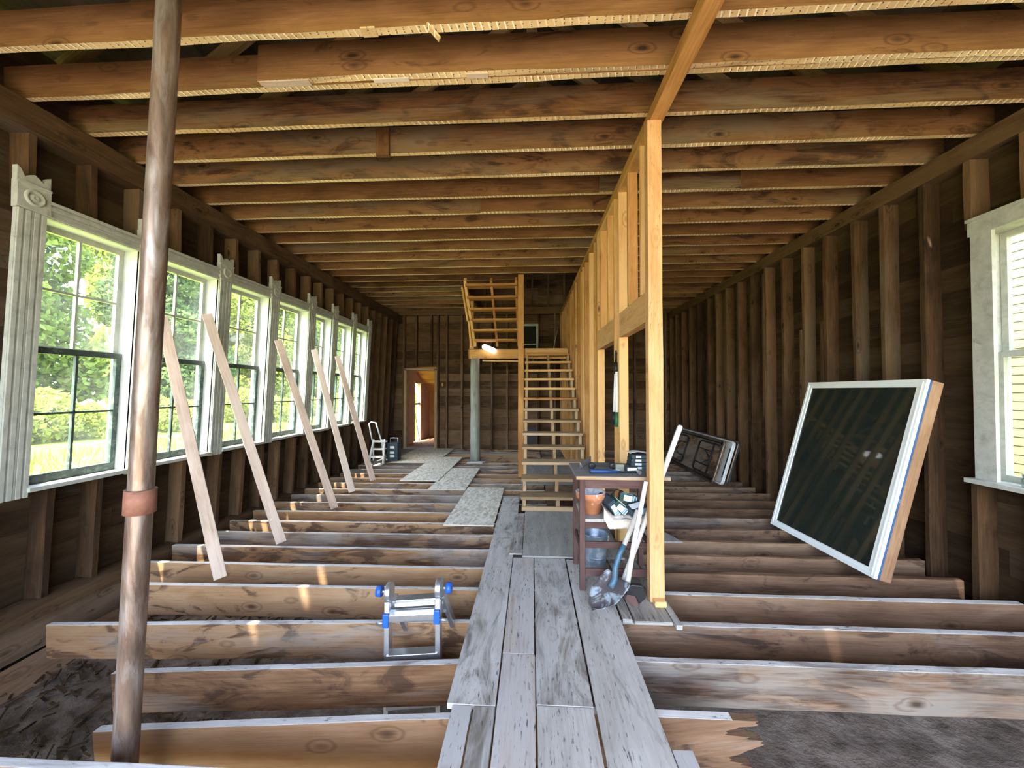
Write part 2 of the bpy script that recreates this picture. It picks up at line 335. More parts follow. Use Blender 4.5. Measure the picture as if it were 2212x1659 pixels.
    def lathe(s, prof, c, n=32, mi=0, smooth=True, axis=(0, 0, 1), mis=None):
        c = Vector(c); b0 = len(s.v); rn = (random.random(), random.random())
        rot = Vector((0, 0, 1)).rotation_difference(Vector(axis))
        for (r, z) in prof:
            for k in range(n):
                an = 2 * math.pi * k / n; s.v.append(c + rot @ Vector((r * math.cos(an), r * math.sin(an), z)))
        for i in range(len(prof) - 1):
            for k in range(n):
                a1, a2 = b0 + i * n + k, b0 + i * n + (k + 1) % n
                s.face((a1, a2, a2 + n, a1 + n), ((i * .1, k * .02), (i * .1, k * .02 + .02), (i * .1 + .1, k * .02 + .02), (i * .1 + .1, k * .02)), rn, mis[i] if mis else mi, smooth)
        return s
    def prism(s, poly, vec, mi=0):
        """closed polygon (3-D points) extruded by vec"""
        vec = Vector(vec); b0 = len(s.v); n = len(poly); rn = (random.random(), random.random()); o = rnd(0, 20)
        P = [Vector(p) for p in poly]
        s.v += P + [p + vec for p in P]
        ln = max((P[i] - P[0]).length for i in range(n)); far = max(P, key=lambda p: (p - P[0]).length); ax = (far - P[0]).normalized()
        ay = ax.cross(vec).normalized()
        uvs = [(o + (p - P[0]).dot(ax), o + (p - P[0]).dot(ay)) for p in P]
        s.face(tuple(range(b0, b0 + n))[::-1], tuple(uvs[::-1]), rn, mi)
        s.face(tuple(range(b0 + n, b0 + 2 * n)), tuple(uvs), rn, mi)
        for i in range(n):
            j = (i + 1) % n; t = vec.length
            s.face((b0 + i, b0 + j, b0 + n + j, b0 + n + i), (uvs[i], uvs[j], (uvs[j][0], uvs[j][1] + t), (uvs[i][0], uvs[i][1] + t)), rn, mi)
        return s
    def grid(s, fn, nu, nv, mi=0, smooth=True):
        b0 = len(s.v); rn = (random.random(), random.random())
        for i in range(nu + 1):
            for j in range(nv + 1): s.v.append(Vector(fn(i / nu, j / nv)))
        for i in range(nu):
            for j in range(nv):
                a = b0 + i * (nv + 1) + j
                s.face((a, a + nv + 1, a + nv + 2, a + 1), ((i / nu, j / nv), ((i + 1) / nu, j / nv), ((i + 1) / nu, (j + 1) / nv), (i / nu, (j + 1) / nv)), rn, mi, smooth)
        return s
    def xf(s, fn, start=0):
        for i in range(start, len(s.v)): s.v[i] = Vector(fn(s.v[i]))
        return s
    def build(s, name, mats, parent=None, origin=None, bevel=0.0, fix=True):
        if not isinstance(mats, (list, tuple)): mats = [mats]
        lo = Vector([min(p[i] for p in s.v) for i in range(3)]); hi = Vector([max(p[i] for p in s.v) for i in range(3)])
        if origin is None: origin = (lo + hi) / 2 if parent else Vector(((lo.x + hi.x) / 2, (lo.y + hi.y) / 2, lo.z))
        origin = Vector(origin)
        me = bpy.data.meshes.new(name)
        me.from_pydata([p - origin for p in s.v], [], s.f)
        uv = me.uv_layers.new(name='UVMap'); r2 = me.uv_layers.new(name='rnd')
        uv.data.foreach_set('uv', np.array([c for u in s.uv for c in u], dtype=np.float32).ravel())
        r2.data.foreach_set('uv', np.array([c for u, q in zip(s.uv, s.rn) for c in [q] * len(u)], dtype=np.float32).ravel())
        me.polygons.foreach_set('material_index', np.array(s.mi, dtype=np.int32))
        me.polygons.foreach_set('use_smooth', np.array(s.sm, dtype=bool))
        for q in mats: me.materials.append(M[q] if isinstance(q, str) else q)
        if fix:
            bm = bmesh.new(); bm.from_mesh(me); bmesh.ops.recalc_face_normals(bm, faces=bm.faces); bm.to_mesh(me); bm.free()
        o = bpy.data.objects.new(name, me); COL.objects.link(o)
        WL[o.name] = origin
        if parent: o.parent = parent; o.location = origin - WL[parent.name]
        else: o.location = origin
        if bevel:
            bv = o.modifiers.new('bevel', 'BEVEL'); bv.width = bevel; bv.segments = 2; bv.limit_method = 'ANGLE'
        return o
def empty(name, loc):
    o = bpy.data.objects.new(name, None); COL.objects.link(o); o.location = loc; o.empty_display_size = 0.1
    WL[o.name] = Vector(loc); return o
def tag(o, label, cat, group=None, kind=None):
    o['label'] = label; o['category'] = cat
    if group: o['group'] = group
    if kind: o['kind'] = kind
    return o
ORD = ('first second third fourth fifth sixth seventh eighth ninth tenth eleventh twelfth thirteenth fourteenth fifteenth sixteenth seventeenth '
       'eighteenth nineteenth twentieth twenty-first twenty-second twenty-third twenty-fourth twenty-fifth').split()
def lean(z): return -0.05 * (2.97 - z) if z < 2.97 else 0.0
def leanf(p): return (p.x + lean(p.z), p.y, p.z)

# ------------------------------------------------------------------ ground
def dirt(u, v):
    x, y = -4.3 + 8.6 * u, -3.0 + 14.2 * v
    z = -0.60 + 0.05 * noise.noise(Vector((x * 1.1, y * 1.1, 0))) + 0.03 * noise.noise(Vector((x * 4, y * 4, 3)))
    if x < -2.3: z += 0.10 * min(1, (-2.3 - x) / 1.2)
    return (x, y, z)
o = MB().grid(dirt, 90, 120).build('floor', 'dirt', fix=False)
tag(o, 'bare brown dirt under the open floor joists', 'dirt floor', kind='structure')
def lawnf(u, v):
    x, y = -70 + 140 * u, -35 + 150 * v
    z = -0.62 + 0.04 * noise.noise(Vector((x * .4, y * .4, 0)))
    if x < -6: z += 0.012 * (-6 - x)
    if -5 < x < 5 and -3.0 < y < 15: z -= 0.45
    return (x, y, z)
o = MB().grid(lawnf, 140, 150).build('lawn', 'lawn', fix=False); tag(o, 'sunlit meadow grass outside the row of windows', 'meadow', kind='structure')
def yardf(u, v):
    x, y = -7 + 14 * u, -15 + 12.1 * v
    return (x, y, -0.54 + 0.02 * noise.noise(Vector((x, y, 0))))
o = MB().grid(yardf, 12, 12).build('yard', 'yard', fix=False); tag(o, 'unseen pale gravel yard added to bounce light in at the open end', 'yard', kind='structure')  # out of view; pale ground added to bounce sunlight up to the ceiling

# ------------------------------------------------------------------ left wall, its studs, plate
CAS = [(2.55, 2.72), (3.43, 3.60), (4.35, 4.53), (5.25, 5.43), (6.18, 6.37), (6.95, 7.12), (7.75, 7.89), (8.49, 8.64)]
Y0, Y1 = -2.8, 10.80
def sheath(mb, axis, face, zrows, a0, a1, holes, th=0.025, sgn=1):
    """horizontal boards; face = inner face coordinate, sgn = outward direction"""
    for z0, z1 in zip(zrows[:-1], zrows[1:]):
        segs = [(a0, a1)]
        for (h0, h1, b0, b1) in holes:
            if z0 < b1 - 1e-4 and z1 > b0 + 1e-4:
                ns = []
                for (s0, s1) in segs:
                    if h1 <= s0 or h0 >= s1: ns.append((s0, s1)); continue
                    if h0 > s0: ns.append((s0, h0))
                    if h1 < s1: ns.append((h1, s1))
                segs = ns
        for (s0, s1) in segs:
            cuts = [s0]
            while s1 - cuts[-1] > 4.2: cuts.append(cuts[-1] + rnd(2.2, 4.0))
            cuts.append(s1)
            for c0, c1 in zip(cuts[:-1], cuts[1:]):
                j = rnd(0, 0.007); f0 = face + sgn * j; f1 = face + sgn * (th + 0.012)
                lo, hi = min(f0, f1), max(f0, f1)
                if axis == 'y': mb.box(lo, hi, c0, c1, z0 - 0.004, z1, axis='y')
                else: mb.box(c0, c1, lo, hi, z0 - 0.004, z1, axis='x')
zr = [-0.75, -0.52, -0.31, -0.10, 0.10, 0.30, 0.49, 0.68, 0.88, 1.07, 1.27, 1.47, 1.67, 1.88, 2.09, 2.30, 2.52, 2.74, 2.95, 3.15, 3.36, 3.57, 3.80, 4.05, 4.3]
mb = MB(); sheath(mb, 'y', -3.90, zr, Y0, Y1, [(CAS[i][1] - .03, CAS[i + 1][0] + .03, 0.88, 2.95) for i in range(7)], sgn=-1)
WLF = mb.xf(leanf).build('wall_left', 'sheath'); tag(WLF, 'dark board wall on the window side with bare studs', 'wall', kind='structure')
def lstud(y, z0, z1, w=0.05):
    MB().beam((-3.82 + lean(z0), y, z0), (-3.82 + lean(z1), y, z1), 0.15, w, up=(0, 1, 0), seg=4, jit=0.008).build('stud', 'stud', WLF)
for y in (2.46, 2.90, 3.25, 3.72, 4.08, 4.58, 4.96, 5.33, 5.68, 6.08, 6.45, 6.84, 7.22, 7.60, 7.98, 8.36): lstud(y, -0.12, 0.84)
for y in (2.66, 3.07, 3.46, 3.86, 4.27, 4.66, 5.06, 5.45, 5.86, 6.25, 6.64, 7.03, 7.42, 7.82, 8.2, 8.58): lstud(y, 3.07, 3.54)
for y in (2.06, 1.64, 8.98, 9.36, 9.76, 10.15, 10.5): lstud(y, -0.12, 3.54)
MB().box(-3.90, -3.71, Y0, Y1, 3.53, 3.74, seg=14, jit=0.012).build('top_plate', 'stud', WLF)
MB().box(-3.86, -3.66, Y0, Y1, -0.16, -0.05, seg=14, jit=0.03).xf(leanf).build('bottom_plate', 'stud', WLF)
mb = MB()
mb.box(-3.95, -3.72, Y0, Y1, -0.44, -0.18, seg=14, jit=0.03); mb.xf(leanf)
tag(mb.build('trim_9', 'joist_dark'), 'heavy timber sill lying along the foot of the window wall', 'sill beam', kind='structure')
tag(MB().beam((-3.62, 0.5, -.46), (-3.66, 4.6, -.44), 0.24, 0.05, up=(0.55, 0, 0.8), seg=8, jit=.02).build('slanted_board', 'joist_dark'),
    'grey board lying aslant in the dirt below the window wall', 'board')

# windows and their trim
def casing(k, y0, y1):
    zb = 0.80 + 0.018 * k; yc = (y0 + y1) / 2; w = y1 - y0
    mb = MB(); mb.box(-3.735, -3.705, y0, y1, zb, 2.93, axis='z')
    for q in (0.10, 0.36, 0.64, 0.90):
        mb.box(-3.706, -3.692, y0 + w * q - .013, y0 + w * q + .013, zb, 2.93, axis='z')
    mb.box(-3.706, -3.697, y0 + w * .46, y0 + w * .54, zb, 2.93, axis='z')
    t = mb.xf(leanf).build('trim_%d' % (k + 1), 'paint')
    tag(t, 'fluted white window casing, %s of eight counting away from the camera' % ORD[k], 'window casing', 'fluted casings between the windows', 'structure')
    mb = MB(); a, b = y0 - .012, y1 + .012
    mb.box(-3.735, -3.685, a, b, 2.93, 3.13, axis='z')
    mb.box(-3.69, -3.677, a, b, 2.93, 2.945, axis='y'); mb.box(-3.69, -3.677, a, b, 3.115, 3.13, axis='y')
    W = b - a; pts = [(0, 0), (0, .10), (.10, .085), (.22, .035), (.36, .06), (.5, .075), (.64, .06), (.78, .035), (.90, .085), (1, .10), (1, 0)]
    mb.prism([(-3.73, a + W * u, 3.13 + v) for u, v in pts], (0.04, 0, 0))
    mb.lathe([(0.001, .004), (.018, .016), (.026, .004), (.036, .002), (.046, .014), (.058, .012), (.064, 0)], (-3.686, yc, 3.03), n=24, axis=(1, 0, 0))
    mb.build('corner_block', 'paint', t)
for k, (a, b) in enumerate(CAS): casing(k, a, b)
def sash(mb, x, y0, y1, z0, z1, st=0.042, rail=0.05, mu=0.018, th=0.035, bot=None):
    bot = bot or rail
    mb.box(x - th / 2, x + th / 2, y0, y0 + st, z0, z1, axis='z'); mb.box(x - th / 2, x + th / 2, y1 - st, y1, z0, z1, axis='z')
    mb.box(x - th / 2, x + th / 2, y0 + st, y1 - st, z0, z0 + bot, axis='y'); mb.box(x - th / 2, x + th / 2, y0 + st, y1 - st, z1 - rail, z1, axis='y')
    zm, ym = (z0 + bot + z1 - rail) / 2, (y0 + y1) / 2
    mb.box(x - .012, x + .012, y0 + st, y1 - st, zm - mu / 2, zm + mu / 2, axis='y'); mb.box(x - .013, x + .013, ym - mu / 2, ym + mu / 2, z0 + bot, z1 - rail, axis='z')
for k in range(7):
    a, b = CAS[k][1], CAS[k + 1][0]; zs = 0.868 + 0.012 * k
    wroot = empty('window_%d' % (k + 1), (-3.8, (a + b) / 2, zs))
    tag(wroot, 'tall white-trimmed sash window, %s in the row counting away from the camera' % ORD[k], 'window', 'sash windows in the left wall', 'structure')
    mb = MB(); a2, b2 = a - .02, b + .02
    mb.box(-3.735, -3.705, a, b, 2.925, 3.05, axis='y'); mb.box(-3.71, -3.690, a, b, 2.985, 3.012, axis='y'); mb.box(-3.71, -3.686, a, b, 3.03, 3.055, axis='y'); mb.box(-3.71, -3.695, a, b, 2.935, 2.955, axis='y')
    mb.build('head_casing', 'paint', wroot)
    mb = MB()
    mb.box(-3.93, -3.72, a2, a, zs, 2.95, axis='z'); mb.box(-3.93, -3.72, b, b2, zs, 2.95, axis='z'); mb.box(-3.93, -3.72, a, b, 2.925, 2.95, axis='y')
    mb.xf(leanf).build('jamb', 'paint_white', wroot)
    MB().box(-3.95, -3.67, a - .01, b + .01, zs - .03, zs, axis='y', seg=6, jit=.006).xf(leanf).build('sill', 'paint', wroot)
    mb = MB(); sash(mb, -3.875, a + .01, b - .01, 1.91, 2.925); up = mb.xf(leanf).build('upper_sash', 'paint', wroot)
    MB().box(-3.878, -3.874, a + .04, b - .04, 1.95, 2.89, axis='z').xf(leanf).build('pane', 'glass', up)
    mb = MB(); sash(mb, -3.835, a + .01, b - .01, zs, 1.95, bot=0.07); lo_ = mb.xf(leanf).build('lower_sash', 'greenpaint', wroot); lo_['label'] = 'dark green lower sash'
    MB().box(-3.838, -3.834, a + .04, b - .04, zs + .05, 1.91, axis='z').xf(leanf).build('pane', 'glass', lo_)

# ------------------------------------------------------------------ right wall
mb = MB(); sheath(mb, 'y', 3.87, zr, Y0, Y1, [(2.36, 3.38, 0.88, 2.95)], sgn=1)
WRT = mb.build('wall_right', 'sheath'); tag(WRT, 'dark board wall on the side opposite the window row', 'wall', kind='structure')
def rstud(y, z0=-0.22, z1=3.58, w=0.05, x=3.795, d=0.15):
    MB().box(x - d / 2, x + d / 2, y - w / 2, y + w / 2, z0, z1, axis='z', seg=6, jit=0.01).build('stud', 'stud', WRT)
for y in (3.46, 3.85, 4.27, 4.64, 5.08, 5.47, 5.91, 6.33, 6.75, 7.15, 7.58, 7.98, 8.36, 8.86, 9.32, 9.78, 10.2, 10.6):
    if y == 3.46: rstud(y, -0.22, 0.84); rstud(y, 2.98, 3.58)
    else: rstud(y)
for y, z0, z1 in ((3.08, -0.22, .84), (2.7, -.22, .84), (3.08, 2.98, 3.58), (2.7, 2.98, 3.58), (2.28, -.22, 3.58)): rstud(y, z0, z1)
for y, z0, z1 in ((5.53, -0.2, 2.45), (5.14, -.2, 2.5), (6.39, 1.2, 3.5), (8.42, -.2, 2.3), (7.64, 1.4, 3.5)): rstud(y, z0, z1, w=0.045)
MB().box(3.71, 3.90, Y0, Y1, 3.575, 3.745, seg=14, jit=0.012).build('top_plate', 'stud', WRT)
MB().box(3.72, 3.92, Y0, Y1, -0.40, -0.21, seg=14, jit=0.02).build('bottom_plate', 'stud', WRT)
wroot = empty('window_8', (3.8, 2.8, 0.85)); tag(wroot, 'white framed sash window facing pale yellow siding, right edge of the view', 'window', kind='structure')
mb = MB(); mb.box(3.69, 3.72, 3.27, 3.42, 0.86, 2.99, axis='z'); mb.box(3.69, 3.72, 2.2, 2.35, 0.86, 2.99, axis='z'); mb.box(3.68, 3.72, 2.2, 3.43, 2.9, 3.02, axis='y'); mb.box(3.67, 3.72, 2.19, 3.44, 3.02, 3.045, axis='y')
mb.build('casing', 'paint', wroot)
mb = MB(); mb.box(3.74, 3.93, 3.365, 3.385, .88, 2.93, axis='z'); mb.box(3.72, 3.93, 2.34, 2.36, .88, 2.93, axis='z'); mb.box(3.72, 3.93, 2.36, 3.365, 2.9, 2.93, axis='y'); mb.box(3.76, 3.80, 2.36, 2.4, .88, 2.9, axis='z')
mb.build('jamb', 'paint', wroot)
MB().box(3.62, 3.95, 2.2, 3.44, .84, .875, axis='y').build('sill', 'paint', wroot)
for nm, x, z0, z1 in (('upper_sash', 3.875, 1.88, 2.9), ('lower_sash', 3.83, .875, 1.92)):
    mb = MB(); mb.box(x - .018, x + .018, 2.37, 2.42, z0, z1, axis='z'); mb.box(x - .018, x + .018, 3.315, 3.36, z0, z1, axis='z'); mb.box(x - .018, x + .018, 2.42, 3.315, z0, z0 + .05, axis='y'); mb.box(x - .018, x + .018, 2.42, 3.315, z1 - .045, z1, axis='y')
    sh = mb.build(nm, 'paint', wroot); MB().box(x - .002, x + .002, 2.41, 3.32, z0 + .04, z1 - .04, axis='z').build('pane', 'glass', sh)
o = empty('glass_jar', (3.72, 3.1, 0.875)); tag(o, 'small clear glass jar on the sill of the right-hand window', 'jar')
MB().lathe([(.001, 0), (.03, 0), (.034, .01), (.034, .06), (.028, .072), (.028, .082), (.025, .082), (.025, .07), (.031, .058), (.031, .008), (.001, .006)], (3.72, 3.1, .8755), n=20).build('jar_body', 'clear', o)
MB().lathe([(.001, .082), (.03, .082), (.03, .098), (.001, .098)], (3.72, 3.1, .876), n=20, smooth=False).build('lid', 'alu', o)
# neighbouring house outside that window
mb = MB()
for i in range(44):
    z = -0.6 + i * 0.115
    mb.prism([(6.3, -3, z), (6.290, -3, z), (6.295, -3, z + .1155), (6.3, -3, z + .1155)], (0, 12, 0))
mb.box(6.3, 6.6, -3, 9, -.6, 4.5, axis='y')
tag(mb.build('neighboring_building', 'siding'), 'pale yellow clapboard building outside the right-hand window', 'building')

# ------------------------------------------------------------------ far wall with doorway, gable
mb = MB()
def zgable(x): return 4.10 + (4.35 - abs(x)) * 0.72
zr2 = zr + [4.5, 4.75, 5.0, 5.25, 5.5, 5.75, 6.0, 6.25, 6.5, 6.75, 7.0]
for z0, z1 in zip(zr2[:-1], zr2[1:]):
    if z1 <= 4.31: a = 4.12
    else: a = max(0.1, 4.35 - (z1 - 4.10) / 0.72)
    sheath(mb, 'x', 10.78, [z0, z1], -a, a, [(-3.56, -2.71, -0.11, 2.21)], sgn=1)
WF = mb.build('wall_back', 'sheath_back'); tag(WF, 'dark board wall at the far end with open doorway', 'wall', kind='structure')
def fstud(x, z0, z1):
    MB().box(x - .024, x + .024, 10.635, 10.775, z0, z1, axis='z', seg=5, jit=.008).build('stud', 'stud_back', WF)
for x in (-3.62, -2.65, -2.40, -1.97, -1.53, -1.13, -.70, -.27, .17, .62, 1.05, 1.48, 1.92, 2.36, 2.8, 3.22, 3.62): fstud(x, -0.2, 3.74)
for x in (-3.27, -2.84): fstud(x, 2.30, 3.74)
for i in range(-7, 8): fstud(i * .44, 3.93, zgable(i * .44) - .12)
MB().box(-3.9, 3.9, 10.62, 10.775, 3.74, 3.93, seg=8, jit=.01).build('top_plate', 'stud', WF)
MB().box(-2.6, 3.9, 10.60, 10.775, -.13, -.02, seg=8, jit=.01).build('bottom_plate', 'stud', WF)
MB().box(-1.3, 3.8, 10.64, 10.72, 2.1, 2.2, seg=8, jit=.01).build('ledger', 'stud', WF)
d = empty('door_1', (-3.13, 10.7, 0)); tag(d, 'open doorway in the far wall leading to a bright back room', 'doorway', kind='structure')
mb = MB(); mb.box(-3.60, -3.53, 10.60, 10.85, -.05, 2.22, axis='z'); mb.box(-2.73, -2.66, 10.60, 10.85, -.05, 2.22, axis='z'); mb.box(-3.60, -2.66, 10.60, 10.85, 2.19, 2.24, axis='x')
mb.build('door_frame', 'pine_grey', d); MB().box(-3.6, -2.66, 10.58, 10.9, -.04, 0.02, axis='x').build('threshold', 'plank', d)
tag(MB().box(-2.56, -2.515, 10.73, 10.775, 1.74, 1.84, axis='z').build('outlet_box', 'pine'), 'small pale wooden block on the wall beside the far doorway', 'block')
# back room beyond the doorway
mb = MB(); mb.box(-3.9, -1.4, 10.9, 14.2, -.12, -.03, axis='y'); tag(mb.build('floor_back_room', 'joist'), 'board floor of the back room', 'floor', kind='structure')
mb = MB(); mb.box(-3.85, -3.75, 10.84, 12.0, -.1, 3.0, axis='z'); mb.box(-3.85, -3.75, 12.72, 14.2, -.1, 3.0, axis='z'); mb.box(-3.85, -3.75, 12.0, 12.72, 1.92, 3.0, axis='y')
tag(mb.build('wall_left_back_room', 'plaster'), 'pink plaster wall seen through the far doorway', 'wall', kind='structure')
mb = MB()
for i in range(14): mb.box(-3.9 + i * .18, -3.9 + i * .18 + .178, 13.9, 13.95, -.1, 2.2, axis='z')
mb.box(-1.45, -1.38, 10.84, 14.2, -.1, 3.1, axis='y'); tag(mb.build('wall_end_back_room', 'annex'), 'orange board end wall of the back room', 'wall', kind='structure')
mb = MB()
for i in range(18): mb.beam((-3.9, 10.98 + i * .18, 2.72 - i * .072), (-1.4, 10.98 + i * .18, 2.72 - i * .072), .185, .03, up=(0, .37, .93))
tag(mb.build('ceiling_back_room', 'annex'), 'sloping orange board ceiling of the back room', 'ceiling', kind='structure')
d = empty('door_2', (-3.8, 12.36, 0)); tag(d, 'bright glazed door opening in the back room side wall', 'doorway', kind='structure')
mb = MB(); mb.box(-3.87, -3.72, 12.0, 12.04, 0, 1.92, axis='z'); mb.box(-3.87, -3.72, 12.68, 12.72, 0, 1.92, axis='z'); mb.box(-3.87, -3.72, 12.04, 12.68, 1.86, 1.92, axis='y'); mb.box(-3.80, -3.74, 12.04, 12.68, 1.16, 1.22, axis='y')
mb.build('frame', 'pine_grey', d)
tag(MB().cyl((-3.62, 12.2, 0.0), (-3.72, 11.95, 1.1), .012, n=8).build('leaning_stick', 'handle'), 'thin stick leaning beside the bright opening in the back room', 'stick')
o = empty('storage_shelf', (-2.9, 13.3, -.03)); tag(o, 'low wooden shelf with a rounded item in the back room', 'shelf')
mb = MB(); mb.box(-3.10, -2.4, 13.1, 13.5, .50, .54, axis='x'); mb.box(-3.05, -2.4, 13.1, 13.5, .22, .26, axis='x'); mb.box(-3.05, -3.0, 13.12, 13.17, -.03, .5, axis='z'); mb.box(-2.5, -2.45, 13.12, 13.17, -.03, .5, axis='z')
mb.build('shelf_frame', 'pine_grey', o)

# ------------------------------------------------------------------ roof
def roof(sgn, name, label, holes=()):   # holes: knot holes and cracks that let the sun's flecks through
    mb = MB(); n = 24; Lr = 4.35
    for i in range(n):
        a, b_ = Lr * i / n, Lr * (i + 1) / n
        x0, x1 = sgn * (Lr - a), sgn * (Lr - b_ - .02)
        xc, zc, w = (x0 + x1) / 2, 4.13 + .72 * (a + b_) / 2, Lr / n * 1.26
        hs = sorted([q for q in holes if min(abs(x0), abs(x1)) <= abs(q[0]) < max(abs(x0), abs(x1))], key=lambda q: q[1]); cut = -3.3
        for hx, hy in hs:
            mb.beam((xc, cut, zc), (xc, hy - .04, zc), w, .03, up=(sgn * .58, 0, .81)); cut = hy + .04
            k = (abs(hx) - abs(xc)) / .81
            for e0, e1 in ((-w / 2, k - .03), (k + .03, w / 2)):
                if e1 - e0 > .01: m_ = (e0 + e1) / 2; mb.beam((xc + sgn * .81 * m_, hy - .05, zc - .583 * m_), (xc + sgn * .81 * m_, hy + .05, zc - .583 * m_), e1 - e0, .028, up=(sgn * .58, 0, .81))
        mb.beam((xc, cut, zc), (xc, 11.1, zc), w, .03, up=(sgn * .58, 0, .81))
    t = mb.build(name, 'roofwood'); tag(t, label, 'roof', kind='structure')
    for k in range(22):
        y = -2.6 + k * .62
        MB().beam((sgn * 4.2, y, 4.13), (sgn * .02, y, 7.12), .05, .14, up=(sgn * .58, 0, .81)).build('rafter', 'stud', t)
    return t
RL = roof(-1, 'roof_left', 'dark rafters and roof boards above the window side', [(-3.27, .815), (-3.156, 1.203), (-3.204, 1.552)]); roof(1, 'roof_right', 'dark rafters and roof boards above the partition side', [(.215, -.012), (2.654, 7.695), (2.9, 2.3), (2.2, 1.3), (3.3, 3.1)])
mb = MB()
for z0, z1 in zip(zr2[22:-1], zr2[23:]):
    a = max(0.1, min(4.2, 4.35 - (z1 - 4.10) / 0.72)); sheath(mb, 'x', -2.82, [z0, z1], -a, a, [], sgn=-1)
tag(mb.build('wall_front_gable', 'roofwood'), 'unseen gable boards above the open end, closed to keep the attic dark', 'wall', kind='structure')  # out of view; closed here so the attic stays dark
mb = MB()
for k in range(5): mb.box(-.05, .05, 1.6 + k * 1.9, 1.7 + k * 1.9, 3.98, 7.0, axis='z') if k in (1,) else None
tag(mb.build('king_post', 'stud'), 'upright roof post seen between the front ceiling joists', 'post')

# ------------------------------------------------------------------ ceiling joists
k = 0
JY = [1.405, 1.802] + [2.199 + .397 * i for i in range(21)]
def cj(y, x0, x1, label, seg=22):
    b = MB().beam((x0, y + .022, 3.88 + rnd(-.004, .004)), (x1, y + .022, 3.88 + rnd(-.004, .004)), .044, .24, seg=seg, jit=.007, bot=1)
    o = b.build('ceiling_joist', ['ceil_wood', 'lath']); tag(o, label, 'ceiling joist', 'old ceiling joists'); return o
for i, y in enumerate(JY):
    if i == 0: continue
    nth = ORD[i - 2] if i > 1 else ''
    if y < 7.3:
        o = cj(y, -3.95, 3.95, ('rough brown ceiling joist spanning wall to wall, %s from the camera' % nth) if nth else 'ceiling joist overhead on the top of the steel pole')
        if abs(y - 2.596) < .01:
            s2 = MB().beam((-1.92, y - .025, 3.90), (3.95, y - .025, 3.885), .044, .255, seg=16, jit=.012, bot=1).build('sister_board', ['ceil_wood', 'lath'], o)
            for q in ((-1.9, -1.55, .05), (-1.1, -.85, .03), (-.45, -.3, .04)): MB().box(q[0], q[1], y - q[2], y, 3.757, 3.765, axis='x').build('lath_scrap', 'prop', o)
        if abs(y - 4.581) < .01:
            MB().beam((-.62, y - .024, 3.87), (.72, y - .024, 3.87), .044, .25, seg=6, jit=.01, bot=1).build('sister_board', ['ceil_wood', 'lath'], o)
        if abs(y - 4.184) < .01:
            MB().beam((.72, y - .024, 3.87), (2.2, y - .024, 3.87), .044, .25, seg=6, jit=.01, bot=1).build('sister_board', ['ceil_wood', 'lath'], o)
        if abs(y - 2.199) < .01:
            MB().box(-1.02, -.93, y - .01, y + .05, 3.752, 3.762, axis='x').build('lath_scrap', 'lath', o); MB().beam((-.62, y, 3.765), (-.55, y + .03, 3.70), .03, .012).build('lath_scrap', 'lath', o)
    elif y < 7.7:
        cj(y, -3.95, -.25, 'ceiling joist running to the stair post, %s from the camera' % nth, 14)
        cj(y, .95, 3.95, 'ceiling joist right of the partition level with the stair post, %s from the camera' % nth, 12)
    else:
        cj(y, -3.95, -1.42, 'short ceiling joist left of the stairwell, %s from the camera' % nth, 10)
        cj(y, .95, 3.95, 'ceiling joist right of the partition behind the stairs, %s from the camera' % nth, 12)
tag(MB().box(-1.42, -1.38, 7.42, 10.6, 3.76, 4.0, axis='y', seg=6, jit=.008).build('stair_trimmer', 'ceil_wood'), 'ceiling trimmer along the left edge of the stairwell', 'trimmer joist')
tag(MB().box(-1.42, -.27, 7.72, 7.76, 3.76, 4.0, axis='x', seg=4, jit=.008).build('stair_header', 'ceil_wood'), 'header joist above the upper stair flight', 'header joist')
tag(MB().box(-1.41, -1.29, 3.36, 3.40, 3.73, 3.98, axis='z').build('hanging_block', 'ceil_wood'), 'short dark red-brown block hanging between ceiling joists', 'block')

# ------------------------------------------------------------------ partition of fresh studs
def px(y): return 0.895 - 0.018 * (y - 3.0)
P = empty('stud_partition', (px(3), 3.0, 0.0)); tag(P, 'open partition of fresh yellow pine studs with two doorways', 'partition')
def pstud(y, z0=0.025, z1=3.66, w=.04, d=.09, name='stud', mat='pine', dx=0.0):
    x = px(y) + dx
    MB().box(x, x + d, y, y + w, z0, z1, axis='z', seg=4, jit=.003).build(name, mat, P, bevel=.003)
MB().beam((px(.6) + .05, .6, 3.705), (px(10.6) + .05, 10.6, 3.705), .105, .085, seg=6, jit=.006).build('top_plate', 'pine', P, bevel=.003)
MB().beam((px(5.1) + .045, 5.1, .02), (px(10.6) + .045, 10.6, .02), .09, .04).build('bottom_plate', 'pine', P)
pp = MB().box(px(3) - .02, px(3) + .085, 2.935, 3.022, 0.03, 3.665, axis='z', seg=8, jit=.004).build('corner_post', 'pine_pale', P, bevel=.004)
MB().box(px(3) - .005, px(3) + .08, 2.872, 2.935, .026, .068, axis='x').build('foot_block', 'pine', P, bevel=.006)
for y in (3.93, 4.13): pstud(y)
pstud(3.97, 0.025, 2.14)
for y in (3.19, 3.58, 4.45, 4.88): pstud(y, 2.39, 3.66)
for y in (5.09, 5.14, 5.34, 5.74, 6.15, 6.40, 6.63, 7.03, 7.30, 7.54, 7.86, 8.17, 8.5, 8.86, 9.17, 9.42, 9.65, 9.92, 10.17, 10.5): pstud(y)
for (a, b) in ((3.022, 3.93), (4.17, 5.09)):
    MB().beam((px(a) + .02, a, 2.265), (px(b) + .02, b, 2.265), .04, .24, seg=3, jit=.003).build('header', 'pine_pale', P, bevel=.003)
    MB().beam((px(a) + .068, a, 2.265), (px(b) + .068, b, 2.265), .04, .235).build('header', 'pine', P)
    MB().beam((px(a) + .045, a, 3.645), (px(b) + .045, b, 3.645), .09, .035).build('blocking', 'pine', P)

